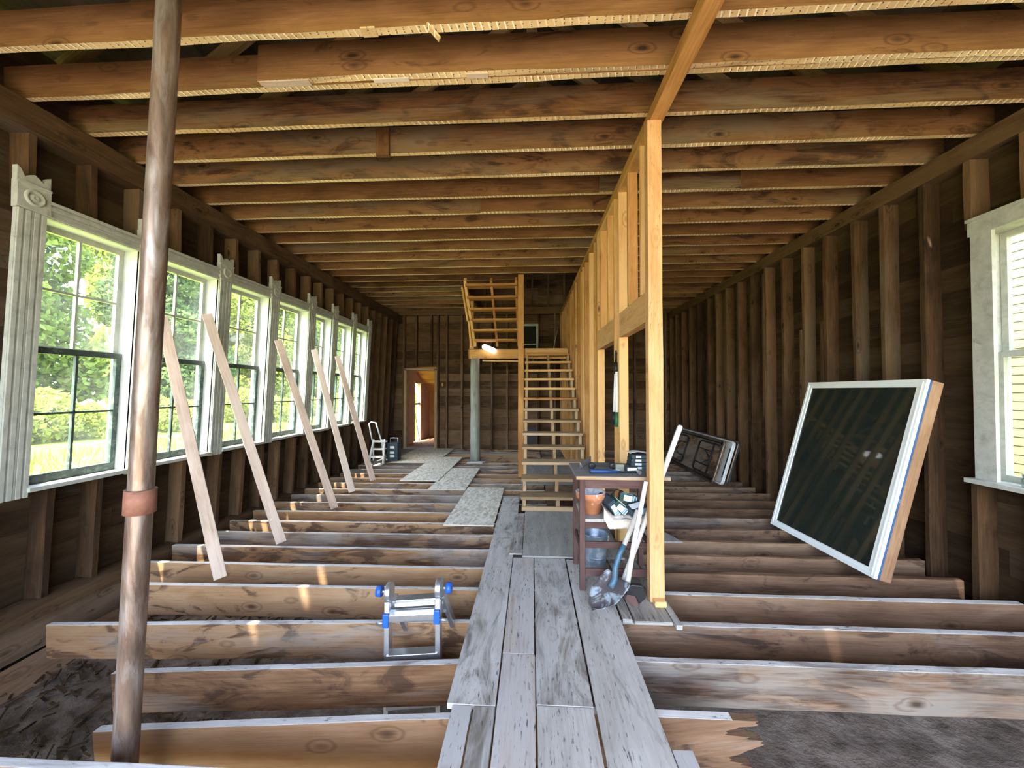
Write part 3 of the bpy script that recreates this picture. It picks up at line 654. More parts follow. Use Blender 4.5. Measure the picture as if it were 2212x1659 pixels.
# ------------------------------------------------------------------ floor joists
LJ = [1.562, 1.95, 2.33, 2.71, 3.12, 3.48, 3.87, 4.27, 4.64, 5.04, 5.45, 5.86, 6.22, 6.63, 7.02, 7.41, 7.80, 8.19, 8.58, 8.97, 9.36, 9.75, 10.14, 10.52]
for i, y in enumerate(LJ):
    if i == 0: x0, z0, z1 = -3.7, -.02, -.002
    elif i == 1: x0, z0, z1 = -2.32, -.205, -.002
    elif i == 2: x0, z0, z1 = -2.66, -.19, -.002
    elif i == 3: x0, z0, z1 = -3.62, -.145, -.002
    elif i == 4: x0, z0, z1 = -3.30, -.04, -.002
    else: x0, z0, z1 = -3.78, -.02, -.002
    x1 = 0.2; yy = y + .022
    o = MB().beam((x0, yy, z0 - .125), (x1, yy, z1 - .125), .046, .25, seg=14, jit=.004, top=1).build('floor_joist', ['joist', 'worn_top'], bevel=.004)
    tag(o, 'bare floor joist left of the plank walkway, %s counting from the camera' % ORD[i], 'floor joist', 'floor joists left of the walkway')
RJ = [1.95, 2.35, 2.72, 3.12, 3.49, 3.86, 4.22, 4.60, 5.01, 5.40, 5.82, 6.22, 6.62, 7.02, 7.42, 7.82, 8.22, 8.62, 9.02, 9.42, 9.82, 10.22, 10.55]
for i, y in enumerate(RJ):
    yy = y + .024
    if i == 0:
        rg = random.Random(4); zz = [-.254 + .25 * q / 16 for q in range(17)]
        edge = [1.02 + .05 * math.sin(q * .9) + rg.uniform(-.035, .035) + (.07 if q in (9, 10, 11) else 0) for q in range(17)]
        poly = [(.22, yy - .022, -.254)]
        for q in range(17): poly += [(edge[q] - .015, yy - .022, zz[q] - .004), (edge[q], yy - .022, zz[q] + .004)]
        poly.append((.22, yy - .022, -.004 + .004))
        mb = MB().prism(poly, (0, .046, 0)); mb.box(.22, edge[16] - .12, yy - .022, yy + .024, -.001, .0008, axis='x', mi=1)
        o = mb.build('broken_floor_joist', ['joist_dark', 'worn_top']); tag(o, 'splintered stub of a broken floor joist beside the front planks', 'floor joist', 'floor joists right of the walkway'); continue
    x1 = 3.70 if i > 2 else 3.84
    if i == 4: x1 = 3.66
    h = .25 if i < 5 else .22
    o = MB().beam((.22, yy, -.004 - h / 2), (x1, yy, -.004 - h / 2), .055, h, seg=18, jit=.007 if i < 4 else .014, top=1).build('floor_joist', ['joist_dark', 'worn_top' if i < 4 else 'joist_dark'], bevel=.006)
    tag(o, 'stained floor joist right of the walkway, %s whole one from the camera' % ORD[i - 1], 'floor joist', 'floor joists right of the walkway')
# support sills under the joists' middle and right end
tag(MB().box(0.0, .2, 1.3, 10.7, -.62, -.26, axis='y', seg=10, jit=.01).build('girder', 'joist_dark'), 'heavy girder carrying the joists beneath the walkway', 'girder')

# ------------------------------------------------------------------ plank walkway
def plank(name, x0, x1, y0, y1, label, mat='plank', z=.001, th=.026, dx=0.0, rag=.0, grp='walkway planks'):
    o = MB().beam(((x0 + x1) / 2, y0, z + th / 2), ((x0 + x1) / 2 + dx, y1, z + th / 2), x1 - x0, th, seg=max(2, int((y1 - y0) * 5)), jit=.003, rag=rag).build(name, mat, bevel=.0015)
    tag(o, label, 'plank', grp); return o
plank('walkway_plank', -.432, -.188, 1.945, 5.72, 'long wide grey plank forming the left edge of the walkway')
plank('walkway_plank', -.400, -.302, .9, 1.938, 'narrow split piece at the front left of the walkway', rag=.0)
plank('walkway_plank', -.292, -.186, .9, 1.938, 'front plank piece right of the crack, left side of the walkway')
plank('walkway_plank', -.180, .010, 2.335, 3.66, 'narrow tan plank leading to the grey plywood, far piece', 'plank_tan')
plank('walkway_plank', -.178, .014, .9, 2.328, 'narrow tan nail-marked plank, near piece', 'plank_tan')
plank('walkway_plank', .018, .302, 1.962, 3.66, 'wide stained grey plank in the middle of the walkway, far piece')
plank('walkway_plank', .022, .300, .9, 1.955, 'wide grey plank in the middle of the walkway, near piece')
plank('walkway_plank', .315, .606, .9, 3.64, 'long pale grey plank on the right of the walkway, under the shovel')
plank('walkway_plank', .612, .70, .9, 1.75, 'short grey slip of board at the front right of the walkway')
plank('walkway_plank', .622, .69, 2.72, 3.6, 'narrow grey strip beside the plank under the yellow post')
plank('walkway_plank', .70, .955, 2.70, 3.9, 'short grey plank under the foot of the yellow post')
plank('walkway_plank', .965, 1.005, 2.66, 3.7, 'thin dark board edge just right of the yellow post', z=.0, th=.03)
plank('walkway_plank', -.225, -.10, 3.72, 4.9, 'dark grey board strip left of the grey plywood', z=.028, th=.012)
o = MB().box(-.095, .86, 3.665, 5.14, .028, .044, axis='y').build('plywood_sheet', 'plywood_grey'); tag(o, 'worn grey plywood sheet at the foot of the stairs', 'plywood sheet')
for nm, q, z, lab, mt in (
    ('strand_board', (-1.06, -.46, 4.55, 6.33), .002, 'pale strand board nearest the walkway across the joists', 'osb'),
    ('strand_board', (-1.69, -1.08, 6.17, 7.92), .002, 'pale strand board second in the path to the far door', 'osb'),
    ('strand_board', (-2.34, -1.66, 6.70, 9.1), .016, 'pale green-edged strand board third in the path to the far door', 'osb'),
    ('strand_board', (-3.20, -2.15, 8.46, 10.58), .002, 'dull strand board lying at the far doorway threshold', 'osb'),
    ('floor_board', (-3.72, -3.22, 8.05, 10.4), .002, 'dark floor sheet under the white step ladder', 'plank'),
    ('floor_board', (-.2, .8, 6.6, 8.3), .002, 'grey floor sheet lying beneath the stairs', 'plywood_grey')):
    o = MB().box(q[0], q[1], q[2], q[3], z, z + .013, axis='y').build(nm, mt); tag(o, lab, 'board sheet', 'boards laid across the joists')
for ob in list(COL.objects):
    pass
o = MB().prism([(1.02, 4.16, .002), (1.58, 4.17, .002), (1.30, 5.0, .002), (1.0, 4.95, .002)], (0, 0, .012)).build('plywood_scrap', 'plywood_grey'); tag(o, 'grey plywood scrap corner showing right of the yellow post', 'plywood scrap')

# ------------------------------------------------------------------ stairs
T = empty('lower_stair', (.3, 5.2, .03)); tag(T, 'open wooden stair flight rising from the grey plywood to the landing', 'stairs')
RI, RU, YS = .18, .2525, 5.02
def stringer(x, w, mat='pine_grey'):
    pts = []; n = 13
    for i in range(n):
        pts += [(x, YS + .04 + i * RU, .046 + i * RI), (x, YS + .04 + i * RU, .046 + (i + 1) * RI - .04)]
    pts += [(x, YS + .04 + n * RU, .046 + n * RI - .04), (x, YS + .04 + n * RU, .046 + n * RI - .30), (x, YS + .36, .046)]
    MB().prism(pts, (w, 0, 0)).build('stringer', mat, T)
stringer(-.13, .045); stringer(.31, .045); stringer(.725, .045)
for i in range(13):
    z = .046 + (i + 1) * RI; y = YS + i * RU
    MB().box(-.15, .785, y, y + .275, z - .04, z, axis='x', seg=4, jit=.004).build('tread', 'pine_grey' if i < 7 else 'pine', T, bevel=.004)
MB().box(-.14, .77, YS + .005, YS + .045, .046, .10, axis='x').build('base_cleat', 'pine_grey', T)
MB().box(-.14, .77, 8.30, 8.34, 2.30, 2.50, axis='x').build('top_riser', 'pine', T)
L = empty('stair_landing', (-.3, 9.6, 2.3)); tag(L, 'timber landing platform between the two stair flights', 'landing')
MB().box(-1.40, -.17, 8.60, 8.645, 2.335, 2.535, axis='x', seg=4, jit=.004).build('front_beam', 'pine', L, bevel=.003)
MB().box(-1.44, -1.40, 8.60, 10.6, 2.335, 2.535, axis='y').build('side_beam', 'pine', L)
MB().box(-.16, .745, 8.36, 8.40, 2.335, 2.535, axis='x').build('front_beam', 'pine', L)
for x in (-1.0, -.6, .0, .4): MB().box(x, x + .04, 8.65, 10.6, 2.335, 2.53, axis='y').build('deck_joist', 'pine', L)
MB().box(-1.44, .745, 8.60, 10.6, 2.535, 2.555, axis='y').build('deck', 'joist', L)
MB().beam((-1.13, 8.7, 2.29), (-.25, 8.75, 2.28), .14, .03).build('bracket', 'pine', L)
U = empty('upper_stair', (-.8, 8.4, 2.555)); tag(U, 'upper wooden stair flight climbing from landing into the ceiling', 'stairs')
for x, w in ((-1.30, .05), (-.80, .045), (-.33, .05)):
    MB().beam((x + w / 2, 8.52, 2.63), (x + w / 2, 7.20, 3.72), w, .10).build('stringer', 'pine', U)
for i in range(6):
    z = 2.735 + i * RI; y = 8.42 - i * .222
    MB().box(-1.27, -.28, y - .13, y + .12, z - .038, z, axis='x', seg=3, jit=.003).build('tread', 'pine', U)
for (y0, z0, y1, z1) in ((8.62, 2.555, 8.62, 3.76),): MB().beam((-1.37, y0, z0), (-1.37, y1, z1), .09, .045, up=(0, 1, 0)).build('guard_post', 'pine', U)
MB().beam((-1.36, 8.5, 2.60), (-1.36, 7.78, 3.74), .04, .09).build('guard_brace', 'pine', U)
MB().beam((-1.36, 8.1, 3.1), (-1.43, 7.8, 3.75), .04, .09).build('guard_brace', 'pine', U)
o = MB().box(-.262, -.155, 7.06, 7.15, .03, 3.76, axis='z', seg=8, jit=.004).build('stair_post', 'pine', bevel=.004); tag(o, 'tall yellow pine post at the left side of the stairs', 'post')
mb = MB(); mb.cyl((-1.285, 8.62, .02), (-1.29, 8.62, 2.335), .115, .10, n=28, seg=10, jit=.01)
c = empty('round_post', (-1.285, 8.62, 0)); tag(c, 'weathered grey round post holding up the stair landing', 'post'); mb.build('shaft', 'weathered_post', c)
mb = MB(); mb.box(-1.45, -1.1, 8.46, 8.76, .0, .022, axis='x'); mb.box(-1.38, -1.05, 8.50, 8.82, .022, .036, axis='x'); mb.build('base_pad', 'plank', c)
bx_ = empty('framed_panel', (0, 10.45, 0)); tag(bx_, 'dark framed panel standing against the far wall, seen between the stair treads', 'panel')
mb = MB(); mb.box(-.17, -.13, 10.42, 10.47, 0.0, .66, axis='z'); mb.box(.10, .14, 10.42, 10.47, 0.0, .66, axis='z'); mb.box(-.13, .10, 10.42, 10.47, .0, .04, axis='x'); mb.box(-.13, .10, 10.42, 10.47, .62, .66, axis='x')
mb.build('panel_frame', 'brownpaint', bx_); MB().box(-.135, .105, 10.44, 10.45, .03, .63, axis='z').build('panel_sheet', 'blacksteel', bx_)
tag(MB().cyl((.52, 10.2, 2.556), (.72, 10.6, 3.42), .011, n=8).build('leaning_stick', 'handle'), 'thin pale stick leaning against the wall above the stair landing', 'stick')
wd = empty('window_sash', (-.05, 10.2, 2.555)); tag(wd, 'small white window sash standing on the stair landing', 'window sash')
mb = MB()
for (x0, x1, z0, z1) in ((-.30, -.25, 2.555, 3.40), (.10, .16, 2.555, 3.40), (-.25, .10, 3.34, 3.40), (-.25, .10, 2.555, 2.62), (-.25, .1, 2.84, 2.87)): mb.box(x0, x1, 10.25, 10.30, z0, z1)
mb.build('sash_frame', 'paint', wd); MB().box(-.26, .11, 10.27, 10.275, 2.60, 3.36, axis='z').build('pane', 'darkglass', wd)
mb = MB()
A, B_ = Vector((-1.12, 8.535, 2.615)), Vector((-.80, 8.535, 2.475)); dd = (B_ - A).normalized()
prof = [(.001, -.0)] + [(.06 * math.sin(t), .06 - .06 * math.cos(t)) for t in [R(q) for q in (20, 45, 70, 90)]] + [(.06, .29)] + [(.06 * math.cos(t), .29 + .06 * math.sin(t)) for t in [R(q) for q in (20, 45, 70, 89)]]
mb.lathe(prof, A, n=20, axis=dd); o = mb.build('lamp_tube', 'lamp'); tag(o, 'glowing white lamp tube fixed aslant on the landing beam', 'lamp')

# ------------------------------------------------------------------ steel pole and props
pole = empty('steel_pole', (-1.975, 1.75, -.6)); tag(pole, 'rusty steel pipe column standing from the dirt to the ceiling', 'pole')
pt = lambda z: Vector((-1.975 + (.186) * (z + .6) / 4.36, 1.78, z))
MB().cyl(pt(-.62), pt(3.76), .050, n=28, seg=8).build('pipe', 'rust', pole)
MB().cyl(pt(1.01), pt(1.125), .0615, n=28).build('collar', 'rust_collar', pole)
MB().box(-1.87, -1.71, 1.70, 1.86, 3.745, 3.76, axis='x').build('cap_plate', 'rust', pole)
PR = [((-2.63, 3.12), (-3.655, 3.60, 2.33)), ((-2.60, 3.86), (-3.655, 4.12, 2.46)), ((-2.65, 5.03), (-3.655, 5.33, 2.33)), ((-2.81, 5.86), (-3.655, 6.25, 2.29)), ((-2.80, 6.63), (-3.655, 7.02, 2.25))]
PL = ['pale knotty prop board right behind the steel pole', 'pale nail-holed prop board leaning between the second and third windows', 'prop board leaning against the casing after the third window',
      'orange-tinted prop board leaning on the casing after the fourth window', 'farthest prop board leaning toward the windows near the step ladder']
for (b, t), lab in zip(PR, PL):
    b = Vector((b[0], b[1] + .02, .03 if b[1] > 3.3 else .02)); t = Vector(t)
    o = MB().beam(b, t, .092, .040, up=(.6, -.75, .3), seg=8, jit=.004).build('prop_board', 'prop', bevel=.003); tag(o, lab, 'prop board', 'boards bracing the window wall')

# ------------------------------------------------------------------ articulated ladder among the joists
A = empty('folding_ladder', (-.77, 2.6, -.6)); tag(A, 'short aluminium folding ladder with blue knobs standing among the joists', 'ladder')
def lad(p, q): return Vector(p).lerp(Vector(q), 1)
FL, FR = (Vector((-.925, 2.44, -.58)), Vector((-.952, 2.52, .215))), (Vector((-.595, 2.46, -.58)), Vector((-.618, 2.52, .25)))
BL, BR = (Vector((-.86, 3.03, -.58)), Vector((-.925, 2.56, .215))), (Vector((-.50, 3.05, -.58)), Vector((-.60, 2.56, .25)))
for (a, b) in (FL, FR, BL, BR): MB().beam(a, b, .032, .062, up=(0, 1, 0)).build('rail', 'alu', A, bevel=.003)
for (a, b), (c, e) in ((FL, FR), (BL, BR)):
    for z in (-.40, -.12, .12) if a.y < 2.7 else (-.3, .10, .18):
        t0 = (z - a.z) / (b.z - a.z); t1 = (z + .025 - c.z) / (e.z - c.z)
        MB().beam(a.lerp(b, t0), c.lerp(e, t1), .075, .045).build('rung', 'alu', A, bevel=.004)
for (b, sx) in ((FL[1], -1), (FR[1], 1)):
    c = b + Vector((0, .02, .05))
    h = MB().cyl(c - Vector((.017, 0, 0)), c + Vector((.017, 0, 0)), .058, n=24).beam(c + Vector((0, -.005, -.06)), c + Vector((0, -.012, -.16)), .04, .07, up=(0, 1, 0)).build('hinge', 'alu', A, bevel=.003)
    k = MB().cyl(c + Vector((sx * .028, 0, 0)), c + Vector((sx * .05, 0, 0)), .012, mi=1, n=12).cyl(c + Vector((sx * .05, 0, 0)), c + Vector((sx * .085, 0, 0)), .036, .033, n=20)
    k.build('knob', ['blue', 'alu'], A)
    q = b + Vector((0, -.055, -.105))
    MB().box(q.x - .02, q.x + .02, q.y, q.y + .03, q.z - .045, q.z + .045, axis='z').build('lock_clip', 'blue', A, bevel=.006)
    MB().cyl(q + Vector((sx * .02, .02, -.02)), q + Vector((sx * .065, .02, -.025)), .011, n=12).build('lock_pin', 'alu', A)

# ------------------------------------------------------------------ step ladder and jobsite box by the far windows
A = empty('step_ladder', (-3.45, 8.4, .015)); tag(A, 'small white step ladder standing by the far end of the windows', 'step ladder')
for s_ in (0, 1):
    MB().beam((-3.56 + s_ * .30, 8.20 + .08 * s_, .018), (-3.53 + s_ * .22, 8.42 + .06 * s_, .52), .03, .05, up=(0, 1, 0)).build('rail', 'white', A)
    MB().beam((-3.62 + s_ * .24, 8.62, .018), (-3.56 + s_ * .2, 8.44, .52), .025, .03, up=(0, 1, 0)).build('rear_leg', 'white', A)
MB().tube([(-3.60, 8.48, .50), (-3.70, 8.55, .86), (-3.66, 8.56, .90), (-3.56, 8.58, .88), (-3.40, 8.50, .50)], .016, n=8).build('handrail', 'white', A)
for z in (.14, .30, .46): MB().box(-3.56, -3.27, 8.24 + z * .35, 8.40 + z * .3, z, z + .025, axis='x').build('step', 'white', A)
A = empty('tool_case', (-3.15, 8.75, .015)); tag(A, 'dark tool case with pale labels beside the step ladder', 'tool case')
MB().box(-3.30, -3.06, 8.60, 8.86, .015, .42, axis='z').build('case_body', 'dark_card', A, bevel=.012)
for z in (.10, .18, .30): MB().box(-3.23, -3.13, 8.595, 8.60, z, z + .05, axis='x').build('paper_label', 'label_white', A)
MB().tube([(-3.27, 8.73, .42), (-3.27, 8.73, .52), (-3.1, 8.73, .52), (-3.1, 8.73, .42)], .015, n=8).build('handle', 'alu', A)

# ------------------------------------------------------------------ leaning replacement window
A = empty('replacement_window', (2.90, 4.1, 0.0)); tag(A, 'large white framed window unit leaning toward the right-hand stud wall', 'window unit')
ey = Vector((-.03, 1.35, 0)).normalized(); BRc = Vector((2.90, 3.46, .004)); ez = Vector((.475, 0, 1.70)); Hh = ez.length; ez.normalize(); ez = (ez - ey * ez.dot(ey)).normalized()
en = ey.cross(ez)                       # toward the wall (+x, -z)
if en.x < 0: en = -en
Wd = 1.37
def wp(u, v, w): return BRc + ey * u + ez * v + en * w
def wbox(mb, u0, u1, v0, v1, w0, w1, mi=0):
    if (u1 - u0) > (v1 - v0): mb.beam(wp(u0, (v0 + v1) / 2, (w0 + w1) / 2), wp(u1, (v0 + v1) / 2, (w0 + w1) / 2), w1 - w0, v1 - v0, up=ez, mi=mi)
    else: mb.beam(wp((u0 + u1) / 2, v0, (w0 + w1) / 2), wp((u0 + u1) / 2, v1, (w0 + w1) / 2), w1 - w0, u1 - u0, up=ey, mi=mi)
mb = MB(); f = .07
for q in ((0, Wd, 0, f), (0, Wd, Hh - f, Hh), (0, f, f, Hh - f), (Wd - f, Wd, f, Hh - f)): wbox(mb, *q, 0, .03)
g = .022
for q in ((g, Wd - g, g, g + .012), (g, Wd - g, Hh - g - .012, Hh - g), (g, g + .012, g, Hh - g), (Wd - g - .012, Wd - g, g, Hh - g)): wbox(mb, *q, -.006, .0)
mb.build('vinyl_frame', 'vinyl', A)
mb = MB(); wbox(mb, f - .005, Wd - f + .005, f - .005, Hh - f + .005, .012, .020); mb.build('glass_pane', 'darkglass', A)
mb = MB()
for q in ((0.002, Wd - .002, 0.002, .02), (0.002, Wd - .002, Hh - .02, Hh - .002), (.002, .02, 0.02, Hh - .02), (Wd - .02, Wd - .002, .02, Hh - .02)): wbox(mb, *q, .03, .05)
mb.build('flashing_tape', 'blue_foam', A)['label'] = 'blue membrane strip'
mb = MB()
for q in ((0, Wd, 0, .03), (0, Wd, Hh - .03, Hh), (0, .03, .03, Hh - .03), (Wd - .03, Wd, .03, Hh - .03)): wbox(mb, *q, .05, .145)
mb.build('wood_jamb', 'jamb_wood', A)

# ------------------------------------------------------------------ folding tables against the right wall
def folding_table(off, yo, top_m, rim_m, label, detail):
    A = empty('folding_table', (3.1 + off, 8 + yo, 0)); tag(A, label, 'folding table', 'folding tables leaning on the right wall')
    B0 = Vector((3.12 + off, 6.80 + yo, .002)); ex = Vector((.05, 2.42, 0)).normalized(); e2 = Vector((.22, 0, .72)).normalized(); e2 = (e2 - ex * e2.dot(ex)).normalized(); nn = ex.cross(e2)
    if nn.x > 0: nn = -nn                # toward the room
    q = lambda u, v, w: B0 + ex * u + e2 * v + nn * w
    Lt, Wt, r = 2.42, .76, .07
    def ring(inset):
        pts = []
        for (cu, cv, a0) in ((Lt - r, r, -90), (Lt - r, Wt - r, 0), (r, Wt - r, 90), (r, r, 180)):
            for a in range(0, 91, 18):
                t = R(a0 + a); pts.append((cu + (r - inset) * math.cos(t), cv + (r - inset) * math.sin(t)))
        return pts
    MB().prism([q(u, v, 0) for u, v in ring(.0)], nn * .03).build('tabletop', top_m, A)
    mb = MB(); pts = [q(u, v, .032) for u, v in ring(.012)]; mb.tube(pts + [pts[0]], .019, n=8); mb.build('rim', rim_m, A)
    if detail:
        pts = [q(u, v, .036) for u, v in ring(.052)]; MB().tube(pts + [pts[0]], .014, n=8).build('inner_frame', 'blacksteel', A)
    if detail:
        for s_ in (0, 1):
            def uu(x): return x if not s_ else Lt - x
            mb = MB(); mb.tube([q(uu(.12), .10, .05), q(uu(.85), .10, .05), q(uu(.92), .14, .05), q(uu(.92), Wt - .14, .05), q(uu(.85), Wt - .10, .05), q(uu(.12), Wt - .10, .05)], .017, n=8)
            mb.tube([q(uu(.32), .08, .05), q(uu(.32), Wt - .08, .05)], .015, n=8)
            mb.tube([q(uu(.32), Wt * .32, .05), q(uu(.92), Wt * .32, .05)], .009, n=6); mb.tube([q(uu(.32), Wt * .68, .05), q(uu(.92), Wt * .68, .05)], .009, n=6)
            mb.tube([q(uu(.32), Wt * .5, .055), q(uu(.62), Wt * .32, .055)], .008, n=6); mb.tube([q(uu(.32), Wt * .5, .055), q(uu(.62), Wt * .68, .055)], .008, n=6)
            mb.build('leg', 'blacksteel', A)
            for v in (.05, Wt - .05): MB().cyl(q(uu(.05), v, .03), q(uu(.05), v, .06), .035, n=14).build('corner_bracket', 'blacksteel', A)
    else:
        mb = MB(); mb.beam(q(.05, .12, .03), q(.05, Wt - .12, .03), .05, .02, up=nn); mb.build('end_apron', 'blacksteel', A)
folding_table(.0, 0, 'joist', 'tan_steel', 'brown-backed folding table with dark folded legs, nearest of the leaning stack', True)
folding_table(.10, -.10, 'white', 'white', 'white folding table behind the brown-backed one', False)
folding_table(.20, -.06, 'dark_card', 'tan_steel', 'dark folding table closest to the stud wall', False)

# ------------------------------------------------------------------ workbench and what stands on it
A = empty('work_table', (.70, 3.33, .03)); tag(A, 'dark brown work table with grey top behind the yellow post', 'table')
TZ = .93
MB().box(.345, 1.075, 3.075, 3.64, TZ - .028, TZ, axis='x', seg=4, jit=.004).build('tabletop', ['tabletop'], A, bevel=.003)
MB().box(.345, 1.075, 3.063, 3.075, TZ - .027, TZ - .002, axis='x').build('front_edge', 'pine_grey', A)
for (x, y) in ((.395, 3.10), (.395, 3.56), (.975, 3.10), (.975, 3.56)):
    MB().box(x - .022, x + .022, y - .022, y + .022, .029, TZ - .028, axis='z').build('leg', 'brownpaint', A, bevel=.004)
for (x0, x1, y0, y1, z0, z1, nm) in ((.417, .953, 3.088, 3.108, .83, .902, 'apron'), (.417, .953, 3.555, 3.575, .83, .902, 'apron'), (.385, .405, 3.12, 3.54, .83, .902, 'apron'), (.965, .985, 3.12, 3.54, .83, .902, 'apron'),
        (.417, .953, 3.088, 3.112, .515, .565, 'rail'), (.417, .953, 3.088, 3.112, .36, .41, 'stretcher'), (.417, .953, 3.088, 3.112, .14, .20, 'stretcher'), (.385, .405, 3.12, 3.54, .30, .35, 'stretcher'), (.965, .985, 3.12, 3.54, .30, .35, 'stretcher')):
    MB().box(x0, x1, y0, y1, z0, z1).build(nm, 'brownpaint', A, bevel=.003)
MB().box(.40, .97, 3.09, 3.57, .566, .590, axis='x').build('shelf', ['plywood_grey'], A)
# on the top
z = TZ
o = MB().prism([(.405, 3.33, z + .002), (.51, 3.42, z + .05), (.51, 3.42, z + .10), (.405, 3.33, z + .055)], (.004, -.002, 0)).build('metal_plate', 'shovel'); tag(o, 'grey steel scraper plate on the left corner of the work table', 'metal plate')
o = empty('bar_clamp', (.56, 3.34, z)); tag(o, 'black bar clamp lying at the back of the work table', 'clamp')
MB().beam((.50, 3.36, z + .045), (.70, 3.37, z + .045), .012, .018).build('bar', 'blacksteel', o)
for x in (.51, .685): MB().lathe([(.012, -.012), (.028, -.012), (.03, 0), (.028, .012), (.012, .012), (.010, 0), (.012, -.012)], (x, 3.34, z + .031), n=16, axis=(0, 1, 0)).build('jaw', 'blacksteel', o)
o = empty('sanding_block', (.735, 3.33, z)); tag(o, 'grey-green block beside the black clamp on the work table', 'block')
MB().box(.70, .77, 3.28, 3.36, z, z + .055, axis='x').build('block_body', 'weathered_post', o, bevel=.006)
o = empty('small_box', (.81, 3.26, z)); tag(o, 'small dark box with a white label on the work table', 'box')
MB().box(.775, .865, 3.22, 3.28, z, z + .045, axis='x').build('box_body', 'dark_card', o, bevel=.003); MB().box(.782, .858, 3.217, 3.22, z + .008, z + .040, axis='x').build('paper_label', 'label_white', o)
o = empty('hammer', (.62, 3.17, z)); tag(o, 'blue-handled hammer lying along the front of the work table', 'hammer')
MB().tube([(.465, 3.155, z + .022), (.48, 3.156, z + .022), (.60, 3.165, z + .020), (.70, 3.172, z + .016)], [.019, .0195, .016, .009], n=14).build('grip', 'navy_grip', o)
MB().tube([(.70, 3.172, z + .016), (.80, 3.18, z + .016), (.855, 3.186, z + .016)], .007, n=10).build('shaft', 'blacksteel', o)
MB().tube([(.845, 3.225, z + .008), (.85, 3.20, z + .018), (.855, 3.186, z + .019), (.858, 3.16, z + .016), (.86, 3.145, z + .016)], [.004, .010, .013, .012, .016], n=12).build('head', 'alu', o)
for i, (x, y, w, d_, lab) in enumerate(((.60, 3.27, .13, .018, 'long white paint stick behind the blue hammer'), (.66, 3.225, .10, .02, 'short white strip next to the blue hammer'), (.56, 3.28, .022, .022, 'tiny white tape scrap near the black clamp'))):
    o = MB().beam((x, y, z + .006), (x + w, y + .01, z + .006), d_, .011).build('white_strip', 'label_white'); tag(o, lab, 'strip')
for i in range(4):
    o = empty('shingle_box', (.905, 3.42, z + i * .03)); tag(o, ['lowest', 'second', 'third', 'topmost'][i] + ' dark carton in the stack at the right of the table top', 'carton', 'cartons stacked on the work table')
    s_ = i * .006
    MB().box(.835 + s_, .985, 3.34 + s_, 3.50, z + i * .0305, z + i * .0305 + .029, axis='x').build('carton_body', 'dark_card', o, bevel=.002)
    MB().box(.87 + s_, .93, 3.337 + s_, 3.34 + s_, z + i * .0305 + .006, z + i * .0305 + .024, axis='x').build('paper_label', 'label_white', o)
o = MB().grid(lambda u, v: (.84 + .16 * u, 3.36 + .14 * v, z + .126 + .02 * math.sin(u * 3 + .5) * (1 - .3 * v) + .012 * u), 10, 6).build('white_paper', 'label_white', fix=False)
md = o.modifiers.new('solid', 'SOLIDIFY'); md.thickness = .002; tag(o, 'curled white paper on top of the dark carton stack', 'paper')
# on the shelf
o = empty('flower_pot', (.485, 3.27, .591)); tag(o, 'chalky terracotta flower pot on the work table shelf', 'flower pot')
MB().lathe([(.001, 0), (.082, 0), (.104, .118), (.116, .12), (.123, .172), (.112, .174), (.108, .125), (.094, .115), (.07, .02), (.001, .02)], (.485, 3.26, .591), n=36, mis=[0, 0, 0, 0, 1, 1, 1, 1, 1]).build('pot_body', ['terracotta', 'whitewash'], o)
def cloth(u, v):
    x = .56 + .40 * u; y = 3.075 + .33 * v; zz = .598 + .012 * noise.noise(Vector((x * 14, y * 14, 1)))
    if v < .22: zz -= (.22 - v) * (.42 + .25 * math.sin(u * 6)) ; y = 3.075 - .004 * (1 + math.sin(u * 9))
    if u < .2: zz += (.2 - u) * .42 + .02 * noise.noise(Vector((x * 30, y * 22, 5)))
    return (x, y, max(zz, .52 if v < .22 else .5935))
o = MB().grid(cloth, 26, 22).build('canvas_sack', 'canvas', fix=False); md = o.modifiers.new('solid', 'SOLIDIFY'); md.thickness = .003; md.offset = 1; tag(o, 'crumpled pale canvas sack under the boxes, hanging over the shelf edge', 'sack')
mb = MB(); mb.grid(lambda u, v: ((.60 + (.055 + .012 * noise.noise(Vector((u * 6, v * 5, 2)))) * math.cos(2 * math.pi * u) * math.sin(math.pi * v)), 3.30 + .06 * math.sin(2 * math.pi * u) * math.sin(math.pi * v), .69 - (.055 + .014 * noise.noise(Vector((u * 7, v * 6, 8)))) * math.cos(math.pi * v)), 22, 14)
tag(mb.build('navy_glove', 'navy', fix=False), 'rolled navy cloth bundle between the flower pot and the cartons', 'cloth')
CB = [((.70, 3.20, .655), (14, 38, 22), 'green_card', 'dark green striped carton tilted in the canvas sack, left of the others'),
      ((.80, 3.30, .690), (-8, 12, -6), 'green_card', 'dark green carton with a pale blue band at the back of the sack'),
      ((.84, 3.17, .640), (18, -10, 14), 'dark_card', 'carton with a large white label at the front of the sack'),
      ((.645, 3.19, .65), (12, 55, 30), 'dark_card', 'slate carton standing on edge beside the navy cloth')]
